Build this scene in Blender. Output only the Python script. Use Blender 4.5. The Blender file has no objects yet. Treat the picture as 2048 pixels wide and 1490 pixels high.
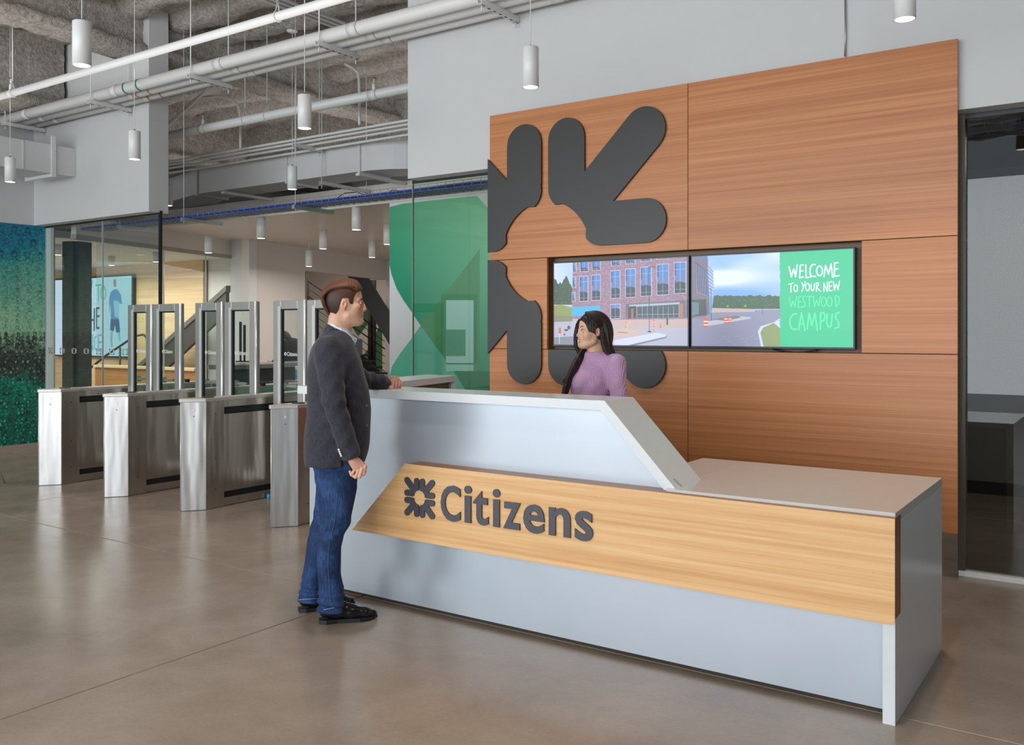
import bpy, bmesh, math, random
import numpy as np
from mathutils import Vector, Matrix
random.seed(7)
rng = np.random.default_rng(7)
scene = bpy.context.scene
C = scene.collection
PI = math.pi

# ------------------------------------------------------------------ camera
FOC, CX, HOR, EYE = 1818.0, 1024.0, 663.0, 1.5          # pixels of the 2048 x 1490 frame
YAW = math.radians(34.47)
SN, CS = math.sin(YAW), math.cos(YAW)
cam_d = bpy.data.cameras.new('camera')
cam = bpy.data.objects.new('camera', cam_d)
C.objects.link(cam)
cam.location = (0, 0, EYE)
cam.rotation_euler = (PI / 2, 0, YAW)
cam_d.sensor_width = 36
cam_d.lens = 36 * FOC / 2048
cam_d.shift_y = (HOR - 745) / 2048.0 * 1.0
cam_d.clip_end = 200
scene.camera = cam

# ------------------------------------------------------------------ world, window light, exposure
w = bpy.data.worlds.new('daylight'); scene.world = w
w.use_nodes = True
w.node_tree.nodes['Background'].inputs[0].default_value = (0.80, 0.90, 1.0, 1)
w.node_tree.nodes['Background'].inputs[1].default_value = 1.3
scene.view_settings.view_transform = 'Standard'
scene.view_settings.look = 'None'
scene.view_settings.gamma = 1
scene.view_settings.use_curve_mapping = False
scene.view_settings.exposure = 0.0

def area(name, loc, rot, size, size_y, power, col=(1, 1, 1), spread=None):
    l = bpy.data.lights.new(name, 'AREA'); l.shape = 'RECTANGLE'
    l.size, l.size_y, l.energy, l.color = size, size_y, power, col
    if spread: l.spread = spread
    o = bpy.data.objects.new(name, l); C.objects.link(o)
    o.location, o.rotation_euler = loc, rot
    return o
area('window_daylight', (-4.0, -5.5, 2.3), (PI / 2, 0, 0), 15, 3.8, 900, (0.90, 0.96, 1.0))
area('hall_ceiling_light', (-9.0, 10.5, 2.55), (0, 0, 0), 5, 4, 110, (1.0, 0.94, 0.88))
area('back_room_ceiling_light', (-15.5, 8.6, 2.6), (0, 0, 0), 5, 2.6, 260, (1.0, 0.96, 0.90))
area('meeting_room_light', (-0.2, 8.0, 2.9), (0, 0, 0), 2.5, 1.6, 22, (1.0, 0.95, 0.9))
area('upper_void_fill', (-7.0, 3.0, 3.9), (PI, 0, 0), 9, 5, 95, (1.0, 0.98, 0.96))  # added upward fill for the ceiling, replaces bounced daylight; no fixture
area('upper_hall_fill', (-9.0, 9.5, 3.9), (PI, 0, 0), 7, 3, 50, (1.0, 0.97, 0.94))  # added upward fill, brightens the ceiling and ducts past the opening; no fixture

# ------------------------------------------------------------------ pixel helpers (frame coordinates -> real points)
def ray(px, py):
    u = (px - CX) / FOC; v = (HOR - py) / FOC
    return (-SN + u * CS, CS + u * SN, v)
def onY(px, py, y):
    d = ray(px, py); t = y / d[1]; return Vector((d[0] * t, y, EYE + d[2] * t))
def onX(px, py, x):
    d = ray(px, py); t = x / d[0]; return Vector((x, d[1] * t, EYE + d[2] * t))
def onZ(px, py, z):
    d = ray(px, py); t = (z - EYE) / d[2]; return Vector((d[0] * t, d[1] * t, z))
def at(px, py, dist):
    d = ray(px, py); return Vector((d[0] * dist, d[1] * dist, EYE + d[2] * dist))

# ------------------------------------------------------------------ materials
def lin(c):
    if isinstance(c, str):
        c = [int(c[i:i + 2], 16) / 255 for i in (0, 2, 4)]
        c = [x / 12.92 if x <= 0.04045 else ((x + 0.055) / 1.055) ** 2.4 for x in c]
    return tuple(c[:3]) + (1,)
class NT:
    def __init__(s, name):
        s.m = bpy.data.materials.new(name); s.m.use_nodes = True
        s.t = s.m.node_tree; s.n = s.t.nodes; s.l = s.t.links
        s.b = s.n['Principled BSDF']; s.out = s.n['Material Output']
    def add(s, typ, **kw):
        n = s.n.new(typ)
        for k, v in kw.items():
            if k.startswith('i_'):
                n.inputs[k[2:].replace('_', ' ')].default_value = v
            else: setattr(n, k, v)
        return n
    def link(s, a, b): s.l.new(a, b)
    def coord(s, scale=(1, 1, 1), kind='Object'):
        tc = s.add('ShaderNodeTexCoord'); mp = s.add('ShaderNodeMapping')
        mp.inputs['Scale'].default_value = scale
        s.link(tc.outputs[kind], mp.inputs['Vector']); return mp.outputs['Vector']
    def noise(s, vec, scale=5, detail=3, rough=0.5, dist=0):
        n = s.add('ShaderNodeTexNoise'); n.inputs['Scale'].default_value = scale
        n.inputs['Detail'].default_value = detail; n.inputs['Roughness'].default_value = rough
        n.inputs['Distortion'].default_value = dist
        s.link(vec, n.inputs['Vector']); return n.outputs['Fac']
    def ramp(s, fac, stops):
        r = s.add('ShaderNodeValToRGB'); e = r.color_ramp.elements
        while len(e) < len(stops): e.new(0.5)
        for k, (p, c) in enumerate(stops):
            e[k].position = p; e[k].color = lin(c) if not isinstance(c, (int, float)) else (c, c, c, 1)
        s.link(fac, r.inputs['Fac']); return r.outputs['Color']
    def bump(s, h, strength=0.3, dist=0.01):
        b = s.add('ShaderNodeBump'); b.inputs['Strength'].default_value = strength
        b.inputs['Distance'].default_value = dist
        s.link(h, b.inputs['Height']); s.link(b.outputs['Normal'], s.b.inputs['Normal'])
    def base(s, c, rough=0.5, metal=0.0, spec=0.5):
        s.b.inputs['Base Color'].default_value = lin(c)
        s.b.inputs['Roughness'].default_value = rough
        s.b.inputs['Metallic'].default_value = metal
        s.b.inputs['Specular IOR Level'].default_value = spec
        return s
def plain(name, c, rough=0.5, metal=0.0, spec=0.5, var=0.06, scale=6, bump=0.0, bscale=60):
    s = NT(name).base(c, rough, metal, spec)
    v = s.coord()
    f = s.noise(v, scale, 3)
    col = lin(c)
    mx = s.add('ShaderNodeMix', data_type='RGBA'); mx.blend_type = 'MIX'
    lo = tuple(x * (1 - var) for x in col[:3]) + (1,); hi = tuple(min(1, x * (1 + var)) for x in col[:3]) + (1,)
    mx.inputs[6].default_value = lo; mx.inputs[7].default_value = hi
    s.link(f, mx.inputs[0]); s.link(mx.outputs[2], s.b.inputs['Base Color'])
    if bump: s.bump(s.noise(v, bscale, 2), bump, 0.004)
    return s.m
def emit(name, c, strength):
    s = NT(name).base(c, 0.5)
    s.b.inputs['Emission Color'].default_value = lin(c)
    s.b.inputs['Emission Strength'].default_value = strength
    return s.m
def wood(name, stops, zs=26, xs=0.55, rough=0.42, seed=0.0, axis='X', dark=0.0):
    s = NT(name).base('c89060', rough)
    tc = s.add('ShaderNodeTexCoord'); mp = s.add('ShaderNodeMapping')
    sc = {'X': (xs, 6, zs), 'Y': (6, xs, zs), 'Z': (zs, 6, xs)}[axis]
    mp.inputs['Scale'].default_value = sc; mp.inputs['Location'].default_value = (seed, seed * 1.7, seed * 2.3)
    s.link(tc.outputs['Object'], mp.inputs['Vector']); v = mp.outputs['Vector']
    a = s.noise(v, 1.0, 8, 0.62, 0.35)
    b = s.noise(v, 4.5, 5, 0.7)
    m1 = s.add('ShaderNodeMath', operation='MULTIPLY'); m1.inputs[1].default_value = 0.62; s.link(a, m1.inputs[0])
    m2 = s.add('ShaderNodeMath', operation='MULTIPLY_ADD'); m2.inputs[1].default_value = 0.38; s.link(b, m2.inputs[0]); s.link(m1.outputs[0], m2.inputs[2])
    s.link(s.ramp(m2.outputs[0], stops), s.b.inputs['Base Color'])
    s.bump(m2.outputs[0], 0.08, 0.004)
    return s.m
def brushed(name, c='b8b8b6', rough=0.24, axis='Z', wave=0.0):
    s = NT(name).base(c, rough, 1.0)
    sc = {'Z': (140, 140, 0.8), 'X': (0.8, 140, 140), 'Y': (140, 0.8, 140)}[axis]
    v = s.coord(sc); f = s.noise(v, 1.0, 3)
    r = s.add('ShaderNodeMapRange'); r.inputs['To Min'].default_value = rough - 0.015; r.inputs['To Max'].default_value = rough + 0.015
    s.link(f, r.inputs['Value']); s.link(r.outputs[0], s.b.inputs['Roughness'])
    v2 = s.coord((4.2, 4.2, 0.8)); g = s.noise(v2, 1.3, 2)
    b1 = s.add('ShaderNodeBump'); b1.inputs['Strength'].default_value = 0.35; b1.inputs['Distance'].default_value = 0.03 + wave
    s.link(g, b1.inputs['Height'])
    b2 = s.add('ShaderNodeBump'); b2.inputs['Strength'].default_value = 0.02; b2.inputs['Distance'].default_value = 0.0006
    s.link(f, b2.inputs['Height']); s.link(b1.outputs['Normal'], b2.inputs['Normal'])
    s.link(b1.outputs['Normal'], s.b.inputs['Normal'])
    return s.m
def glass(name, tint=(0.93, 0.97, 0.95), ior=1.45):
    s = NT(name)
    tr = s.add('ShaderNodeBsdfTransparent'); tr.inputs[0].default_value = tint + (1,)
    gl = s.add('ShaderNodeBsdfGlossy'); gl.inputs['Roughness'].default_value = 0.0
    lw = s.add('ShaderNodeLayerWeight'); lw.inputs['Blend'].default_value = 0.5
    pw = s.add('ShaderNodeMath', operation='POWER'); pw.inputs[1].default_value = 4.5; s.link(lw.outputs['Facing'], pw.inputs[0])
    fr = s.add('ShaderNodeMath', operation='MULTIPLY_ADD'); fr.inputs[1].default_value = 0.9; fr.inputs[2].default_value = (ior - 1) ** 2 / (ior + 1) ** 2
    s.link(pw.outputs[0], fr.inputs[0])
    mx = s.add('ShaderNodeMixShader')
    s.link(fr.outputs[0], mx.inputs[0]); s.link(tr.outputs[0], mx.inputs[1]); s.link(gl.outputs[0], mx.inputs[2])
    s.link(mx.outputs[0], s.out.inputs['Surface'])
    return s.m

M = {}
M['wall'] = plain('white_paint', 'c9c9c8', 0.75, var=0.02, bump=0.06, bscale=180)
M['wall_warm'] = plain('warm_white_paint', 'd6cfc8', 0.75, var=0.02)
M['ceil_low'] = plain('satin_ceiling_panel', 'd2cbc4', 0.35, var=0.03, scale=3)
M['pipe'] = plain('white_pipe_paint', 'd8d8d6', 0.4, var=0.03)
M['white'] = plain('white_powder_coat', 'e2e2e0', 0.35, var=0.01)
M['galv'] = plain('galvanised_steel', 'a8a8a4', 0.4, 0.7)
M['duct'] = plain('painted_duct', 'd2d2d2', 0.5, var=0.03)
M['black'] = plain('black_gasket', '14141a', 0.4)
M['dark'] = plain('dark_shadow_gap', '101010', 0.8)
M['steel'] = brushed('brushed_stainless', 'bdbbb8', 0.33)
M['steel_side'] = brushed('brushed_stainless_side', 'c6beb6', 0.3, wave=0.02)
M['lid'] = plain('stainless_lid', 'c0bab4', 0.35, 0.6)
M['alu'] = plain('anodised_aluminium', 'b6b4b0', 0.38, 0.75, var=0.02)
M['alu_lt'] = plain('bright_aluminium', 'dcdcda', 0.3, 0.5, var=0.02)
M['glass'] = glass('clear_glass')
M['glass_t'] = glass('tinted_glass', (0.80, 0.86, 0.84), 1.55)
M['glass_l'] = glass('pale_green_glass', (0.92, 0.955, 0.945), 1.5)
M['glass_d'] = glass('dark_glass', (0.62, 0.63, 0.61), 1.5)
M['quartz'] = plain('pale_quartz', 'cdd0d2', 0.22, var=0.03, scale=30)
M['quartz_top'] = plain('pale_quartz_top', 'c2bdb6', 0.16, var=0.03, scale=30)
M['charcoal'] = plain('charcoal_panel', '302f2d', 0.42, var=0.05)
M['char_metal'] = plain('dark_steel', '2b2827', 0.5, 0.2)
M['char_blue'] = plain('charcoal_lettering', '3c3c42', 0.4, var=0.04)
M['lamp'] = emit('lamp_glow', 'fff4e6', 9.0)

# ------------------------------------------------------------------ mesh builder
class MB:
    def __init__(s): s.bm = bmesh.new()
    def box(s, x0, x1, y0, y1, z0, z1, mi=0):
        v = [s.bm.verts.new(p) for p in ((x0,y0,z0),(x1,y0,z0),(x1,y1,z0),(x0,y1,z0),(x0,y0,z1),(x1,y0,z1),(x1,y1,z1),(x0,y1,z1))]
        for f in ((3,2,1,0),(4,5,6,7),(0,1,5,4),(1,2,6,5),(2,3,7,6),(3,0,4,7)):
            s.bm.faces.new([v[k] for k in f]).material_index = mi
        return s
    def prism(s, pts, vec, mi=0):
        """closed polygon of 3D points extruded by vec"""
        vec = Vector(vec)
        a = [s.bm.verts.new(p) for p in pts]; b = [s.bm.verts.new(Vector(p) + vec) for p in pts]
        n = len(pts)
        s.bm.faces.new(a[::-1]).material_index = mi; s.bm.faces.new(b).material_index = mi
        for k in range(n):
            s.bm.faces.new([a[k], a[(k + 1) % n], b[(k + 1) % n], b[k]]).material_index = mi
        return s
    def poly(s, pts, mi=0):
        s.bm.faces.new([s.bm.verts.new(p) for p in pts]).material_index = mi; return s
    def tube(s, path, r, n=12, cap=True, mi=0):
        path = [Vector(p) for p in path]; rings = []
        rr = r if isinstance(r, (list, tuple)) else [r] * len(path)
        prev = None
        for i, p in enumerate(path):
            d = (path[min(i + 1, len(path) - 1)] - path[max(i - 1, 0)]).normalized()
            up = Vector((0, 0, 1)) if abs(d.z) < 0.95 else Vector((1, 0, 0))
            if prev is not None: up = prev
            a = d.cross(up).normalized(); b = a.cross(d).normalized(); prev = b
            rings.append([s.bm.verts.new(p + (a * math.cos(t) + b * math.sin(t)) * rr[i]) for t in [2 * PI * k / n for k in range(n)]])
        for i in range(len(rings) - 1):
            for k in range(n):
                f = s.bm.faces.new([rings[i][k], rings[i][(k + 1) % n], rings[i + 1][(k + 1) % n], rings[i + 1][k]])
                f.smooth = True; f.material_index = mi
        if cap:
            s.bm.faces.new(rings[0][::-1]).material_index = mi; s.bm.faces.new(rings[-1]).material_index = mi
        return s
    def lathe(s, prof, c=(0, 0, 0), n=24, mi=0):
        rings = []
        for r, z in prof:
            rings.append([s.bm.verts.new((c[0] + r * math.cos(2 * PI * k / n), c[1] + r * math.sin(2 * PI * k / n), c[2] + z)) for k in range(n)])
        for i in range(len(rings) - 1):
            for k in range(n):
                f = s.bm.faces.new([rings[i][k], rings[i][(k + 1) % n], rings[i + 1][(k + 1) % n], rings[i + 1][k]]); f.smooth = True; f.material_index = mi
        if prof[0][0] > 1e-5: s.bm.faces.new(rings[0][::-1]).material_index = mi
        if prof[-1][0] > 1e-5: s.bm.faces.new(rings[-1]).material_index = mi
        return s
    def build(s, name, mat, parent=None, bevel=0, loc=None, seg=2):
        me = bpy.data.meshes.new(name)
        bmesh.ops.recalc_face_normals(s.bm, faces=s.bm.faces)
        s.bm.to_mesh(me); s.bm.free()
        for m in (mat if isinstance(mat, (list, tuple)) else [mat]): me.materials.append(m)
        o = bpy.data.objects.new(name, me); C.objects.link(o)
        if loc is not None: o.location = loc
        if parent is not None: o.parent = parent
        if bevel:
            b = o.modifiers.new('bevel', 'BEVEL'); b.width = bevel; b.segments = seg; b.limit_method = 'ANGLE'
            b.angle_limit = math.radians(40)
        return o
def tag(o, label=None, cat=None, group=None, kind=None):
    if label: o['label'] = label
    if cat: o['category'] = cat
    if group: o['group'] = group
    if kind: o['kind'] = kind
    return o
def thing(name, label, cat, loc=(0, 0, 0), rz=0, group=None):
    o = bpy.data.objects.new(name, None); C.objects.link(o)
    o.location = loc; o.rotation_euler = (0, 0, rz); o.empty_display_size = 0.1
    return tag(o, label, cat, group)
def struct(name, mb, mat, parent=None, bevel=0):
    o = mb.build(name, mat, parent, bevel)
    if parent is None: o['kind'] = 'structure'
    return o
def copy_tree(o, parent=None):
    c = o.copy(); C.objects.link(c)
    if parent is not None: c.parent = parent
    for ch in list(o.children): copy_tree(ch, c)
    return c
# ================================================================== FLOOR
def concrete():
    s = NT('polished_concrete').base('8b8178', 0.2, 0, 0.5)
    v = s.coord((1, 1, 1))
    a = s.noise(v, 0.55, 6, 0.62, 0.6); b = s.noise(v, 2.6, 6, 0.65, 0.4); c = s.noise(v, 60, 3, 0.7)
    m1 = s.add('ShaderNodeMath', operation='MULTIPLY'); m1.inputs[1].default_value = 0.5; s.link(a, m1.inputs[0])
    m2 = s.add('ShaderNodeMath', operation='MULTIPLY_ADD'); m2.inputs[1].default_value = 0.34; s.link(b, m2.inputs[0]); s.link(m1.outputs[0], m2.inputs[2])
    m3 = s.add('ShaderNodeMath', operation='MULTIPLY_ADD'); m3.inputs[1].default_value = 0.16; s.link(c, m3.inputs[0]); s.link(m2.outputs[0], m3.inputs[2])
    s.link(s.ramp(m3.outputs[0], [(0.30, '7a6c60'), (0.42, '8a7a6c'), (0.52, '958576'), (0.62, 'a09183'), (0.74, 'ab9e91')]), s.b.inputs['Base Color'])
    r = s.add('ShaderNodeMapRange'); r.inputs['To Min'].default_value = 0.13; r.inputs['To Max'].default_value = 0.33
    s.link(b, r.inputs['Value']); s.link(r.outputs[0], s.b.inputs['Roughness'])
    s.bump(s.noise(v, 7, 3), 0.03, 0.01)
    return s.m
M['concrete'] = concrete()
M['joint'] = plain('joint_filler', 'b3a18f', 0.6)
floor = struct('floor', MB().box(-20.5, 6, -6, 17, -0.12, -0.006), M['joint'])
gx = [-20.5, -16.88, -12.46, -8.04, -3.62, 0.8, 6]; gy = [-6, -0.66, 3.765, 8.18, 12.6, 17]
for i in range(len(gx) - 1):
    for j in range(len(gy) - 1):
        if gx[i] < -13 and gy[j + 1] < 5: continue
        g = 0.0042
        MB().box(gx[i] + g, gx[i + 1] - g, gy[j] + g, gy[j + 1] - g, -0.1, 0.0).build('slab', M['concrete'], floor, bevel=0.002, seg=1)

# ================================================================== HIGH CEILING, SPRAYED STEEL
def sprayed():
    s = NT('sprayed_fireproofing').base('8f8880', 0.95)
    v = s.coord((1, 1, 1))
    a = s.noise(v, 1.3, 5, 0.7, 0.5); b = s.noise(v, 22, 4, 0.75)
    m = s.add('ShaderNodeMath', operation='MULTIPLY_ADD'); m.inputs[1].default_value = 0.62; s.link(b, m.inputs[0])
    m1 = s.add('ShaderNodeMath', operation='MULTIPLY'); m1.inputs[1].default_value = 0.38; s.link(a, m1.inputs[0]); s.link(m1.outputs[0], m.inputs[2])
    s.link(s.ramp(m.outputs[0], [(0.30, '7d746e'), (0.43, 'a49b93'), (0.53, 'bdb5ad'), (0.68, 'd8d2cb')]), s.b.inputs['Base Color'])
    s.bump(b, 1.0, 0.06)
    return s.m
M['spray'] = sprayed()
def deck(name, x0, x1, y0, y1, z, nx, ny):
    xs = np.linspace(x0, x1, nx); ys = np.linspace(y0, y1, ny)
    X, Y = np.meshgrid(xs, ys)
    ph = (Y / 0.62) % 1.0
    rib = np.clip((np.abs(ph - 0.5) - 0.20) * 9, 0, 1) * 0.17
    Z = z + rib + rng.normal(0, 0.009, X.shape) + 0.03 * np.sin(X * 2.1 + Y * 3.3) * np.sin(X * 5.7 - Y)
    vs = np.stack([X, Y, Z], -1).reshape(-1, 3)
    idx = np.arange(nx * ny).reshape(ny, nx)
    f = np.stack([idx[:-1, :-1], idx[1:, :-1], idx[1:, 1:], idx[:-1, 1:]], -1).reshape(-1, 4)
    me = bpy.data.meshes.new(name); me.from_pydata(vs.tolist(), [], f.tolist()); me.materials.append(M['spray'])
    me.polygons.foreach_set('use_smooth', [True] * len(f))
    o = bpy.data.objects.new(name, me); C.objects.link(o); o['kind'] = 'structure'
    return o
ceiling = deck('ceiling', -20.5, 6, -6, 17, 4.97, 260, 330)
MB().box(-20.6, 6.1, -6.1, 17.1, 5.6, 5.7).build('roof_deck', M['spray'], ceiling)
def beam(x, y0, y1, zb, half=0.2, web=0.12, zt=5.3, name='sprayed_beam', along='Y'):
    prof = [(-half, zb), (half, zb), (half + 0.015, zb + 0.09), (web, zb + 0.15), (web, zt), (-web, zt), (-web, zb + 0.15), (-half - 0.015, zb + 0.09)]
    # subdivide the profile and jitter it
    pts = []
    for k in range(len(prof)):
        a = Vector(prof[k] + (0,)); b = Vector(prof[(k + 1) % len(prof)] + (0,)); n = max(1, int((b - a).length / 0.05))
        pts += [a.lerp(b, q / n) for q in range(n)]
    n = len(pts); m = int(abs(y1 - y0) / 0.07) + 1
    bm = bmesh.new(); rings = []
    for i in range(m):
        y = y0 + (y1 - y0) * i / (m - 1); sag = 0.02 * math.sin(y * 2.3 + x)
        ring = []
        for p in pts:
            jx, jz = random.gauss(0, 0.008), random.gauss(0, 0.008)
            q = (x + p.x + jx, y, p.y + jz + sag) if along == 'Y' else (y, x + p.x + jx, p.y + jz + sag)
            ring.append(bm.verts.new(q))
        rings.append(ring)
    for i in range(m - 1):
        for k in range(n):
            bm.faces.new([rings[i][k], rings[i][(k + 1) % n], rings[i + 1][(k + 1) % n], rings[i + 1][k]]).smooth = True
    bmesh.ops.recalc_face_normals(bm, faces=bm.faces)
    me = bpy.data.meshes.new(name); bm.to_mesh(me); bm.free(); me.materials.append(M['spray'])
    o = bpy.data.objects.new(name, me); C.objects.link(o); o.parent = ceiling
    return o
beam(-9.28, -4, 13, 4.6)
beam(-11.02, -4, 6.0, 4.13, 0.40, 0.33, zt=5.1)
beam(-12.9, 6.4, 13, 4.2, 0.4, 0.33)
beam(-13.4, 1, 13, 4.62)
beam(-5.1, -4, 6.0, 4.62)
beam(10.4, -14.4, -8.9, 4.3, 0.16, 0.1, along='X')

# ================================================================== WALLS
SB = 2.838                                                # underside of the wall above the glass
wr = struct('wall_back', MB().box(-5.262, 6, 6.05, 6.3, SB, 5.35), M['wall'], bevel=0.003)
wl = struct('wall_back_left', MB().box(-11.5, -9.055, 6.05, 6.3, SB, 5.35), M['wall'], bevel=0.003)
left = struct('wall_left', MB().box(-11.62, -11.48, -6, 6.3, 0, 5.35), M['wall'])
struct('wall_right_unseen', MB().box(6.0, 6.1, -6, 6.05, 0, 5.35), plain('light_blocking_grey', '77756f', 0.8))  # unseen dark wall, added to keep side light off the desk end
struct('baseboard_left', MB().box(-11.48, -11.465, -6, 6.16, 0, 0.095), plain('taupe_base', '9a8d84', 0.5))
struct('wall_stub', MB().box(-4.33, -1.05, 6.12, 6.24, 0, SB), M['wall'])
struct('baseboard_stub', MB().box(-4.34, -1.02, 6.10, 6.26, 0, 0.1), M['white'], bevel=0.003)
# hall beyond the gates
struct('wall_green_side', MB().box(-7.142, -4.36, 7.9, 8.02, 0, 3.0), M['wall'])
struct('ceiling_low', MB().box(-13.3, -0.0, 7.9, 15, 3.0, 3.04), M['ceil_low'])
struct('trim_3', MB().box(-13.3, 1.0, 7.88, 7.899, 2.99, 3.06), M['wall_warm'])
struct('wall_bulkhead', MB().box(-13.3, 1.0, 8.8, 8.88, 3.04, 3.42), M['wall_warm'])
struct('wall_void_back', MB().box(-14, 2, 12.8, 12.9, 3.04, 5.35), M['wall'])
struct('wall_void_side', MB().box(-14.1, -14, 6.3, 13, 2.95, 5.35), M['wall'])
struct('wall_left_void', MB().box(-20.5, -13.9, 6.3, 6.4, 2.9, 5.35), M['wall'])
A1, B1 = Vector((-11.86, 9.74, 0)), Vector((-13.0, 14.1, 0))
dW = (B1 - A1).normalized(); nW = Vector((-dW.y, dW.x, 0))   # pointing to -X side
def hitW(px, off=0.0):
    d = ray(px, 663); o = A1 + nW * off
    # intersect d*t with the line o + s*dW
    den = d[0] * dW.y - d[1] * dW.x
    t = (o.x * dW.y - o.y * dW.x) / den
    return Vector((d[0] * t, d[1] * t, 0)), t
P610, t610 = hitW(610); P775, t775 = hitW(775)
def slab_wall(p, q, z0, z1, th=0.14):
    p, q = Vector(p), Vector(q); n = nW * th
    mb = MB(); mb.prism([(p.x, p.y, z0), (q.x, q.y, z0), (q.x + n.x, q.y + n.y, z0), (p.x + n.x, p.y + n.y, z0)], (0, 0, z1 - z0)); return mb
struct('wall_hall', slab_wall(A1, P610, 0, 3.0), M['wall_warm'])
zt = EYE + (663 - 541) / FOC * t610
hd = struct('wall_hall_header', slab_wall(P610, P775, zt, 3.0), M['wall_warm'])
struct('wall_hall_end', MB().box(P775.x - 0.05, -5, P775.y, P775.y + 0.12, 0, 3.0), M['wall_warm'])
struct('wall_jamb', MB().box(-12.32, -11.86, 9.74, 9.9, 0, 3.0), M['wall'])
# back meeting room with oak wall
OAK = wood('light_oak_boards', [(0.3, 'b89a72'), (0.5, 'd0b48c'), (0.7, 'e0c8a2')], 30, 0.5, 0.5, 3.1)
struct('wall_oak', MB().box(-19.6, -14.0, 10.5, 10.6, 0, 2.8), OAK)
struct('trim_1', MB().box(-14.0, -13.94, 10.46, 10.6, 0, 2.8), plain('oak_edge', '6a5138', 0.5))
struct('wall_meeting', MB().box(-13.94, -12.2, 10.52, 10.62, 0, 2.8), M['wall'])
struct('ceiling_meeting', MB().box(-19.6, -12.3, 6.4, 10.6, 2.8, 2.9), M['wall'])
struct('wall_meeting_left', MB().box(-19.7, -19.6, 6.4, 10.6, 0, 2.9), M['wall'])
struct('wall_meeting_front', MB().box(-20.4, -11.62, 6.3, 6.4, 0, 2.9), M['wall'])
# office behind the right-hand glass
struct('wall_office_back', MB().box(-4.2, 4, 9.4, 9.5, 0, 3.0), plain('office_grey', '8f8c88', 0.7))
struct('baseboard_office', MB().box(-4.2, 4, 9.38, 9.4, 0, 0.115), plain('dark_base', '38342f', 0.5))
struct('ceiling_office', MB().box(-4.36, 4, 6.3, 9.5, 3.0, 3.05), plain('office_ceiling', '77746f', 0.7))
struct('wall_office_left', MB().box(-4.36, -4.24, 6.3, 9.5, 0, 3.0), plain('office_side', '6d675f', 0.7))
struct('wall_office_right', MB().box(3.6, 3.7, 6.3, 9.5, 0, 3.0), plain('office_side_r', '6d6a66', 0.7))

# ================================================================== GLASS WALLS
gl = thing('glass_partition', 'frameless glass partition with small square film marks beside the turnstiles', 'partition', (-10.2, 6.2, 0))
def world_child(o, parent):
    o.parent = parent; o.matrix_parent_inverse = Matrix.Translation(-Vector(parent.location)) if parent.rotation_euler[2] == 0 else parent.matrix_world.inverted()
    return o
def part(name, mb, mat, parent, bevel=0, label=None):
    o = mb.build(name, mat, None, bevel); world_child(o, parent)
    if label: o['label'] = label
    return o
xs = [-11.46, -10.2, -9.075]
for k in range(2):
    part('glass_pane', MB().box(xs[k] + 0.003, xs[k + 1] - 0.003, 6.194, 6.206, 0.03, SB), M['glass_l'], gl)
part('top_channel', MB().box(-11.47, -9.07, 6.187, 6.213, SB - 0.018, SB + 0.01), M['black'], gl)
part('bottom_channel', MB().box(-11.47, -9.07, 6.18, 6.22, 0, 0.04), M['alu'], gl)
part('edge_gasket', MB().box(-9.075, -9.045, 6.185, 6.215, 0, SB + 0.02), M['black'], gl)
part('joint_seal', MB().box(-10.203, -10.197, 6.19, 6.21, 0.03, SB), M['alu_lt'], gl)
part('jamb_post', MB().box(-11.48, -11.38, 6.21, 6.25, 0, SB), M['white'], gl)
for k in range(7):
    x = -11.35 + k * 0.27
    mb = MB()
    for (a, b, c, d) in ((-.022, .022, .026, .034), (-.022, .022, -.034, -.026), (-.022, -.012, -.034, .034), (.012, .022, -.034, .034)):
        mb.box(x + a * 2.3, x + b * 2.3, 6.190, 6.1935, 1.26 + c, 1.26 + d)
    part('film_mark', mb, M['alu_lt'], gl)
gc = thing('glass_partition', 'frameless glass partition in front of the green mural left of the oak panel wall', 'partition', (-4.9, 6.2, 0))
ys = [-5.33, -4.70, -4.34]
for k in range(2):
    part('glass_pane', MB().box(ys[k] + 0.003, ys[k + 1] - 0.003, 6.194, 6.206, 0.03, SB), M['glass'], gc)
part('edge_seal', MB().box(-5.331, -5.327, 6.190, 6.210, 0, SB), plain('steel_seal', 'a8b0a6', 0.4, 0.3), gc)
part('top_channel', MB().box(-5.33, -4.34, 6.187, 6.213, SB - 0.016, SB + 0.01), M['black'], gc)
gr_ = thing('glass_partition', 'dark glass office partition right of the oak panel wall', 'partition', (0.5, 6.2, 0))
part('glass_pane', MB().box(-0.88, 2.2, 6.194, 6.206, 0.03, SB), M['glass_d'], gr_)
part('glass_pane', MB().box(2.206, 5.9, 6.194, 6.206, 0.03, SB), M['glass_d'], gr_)
part('bottom_channel', MB().box(-0.9, 5.9, 6.16, 6.23, 0, 0.032), M['white'], gr_)
part('top_channel', MB().box(-0.9, 5.9, 6.187, 6.213, SB - 0.03, SB + 0.01), M['black'], gr_)
part('end_mullion', MB().box(-0.905, -0.865, 6.17, 6.24, 0.0, SB), plain('bronze_mullion', '5a5246', 0.35, 0.5), gr_)
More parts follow.
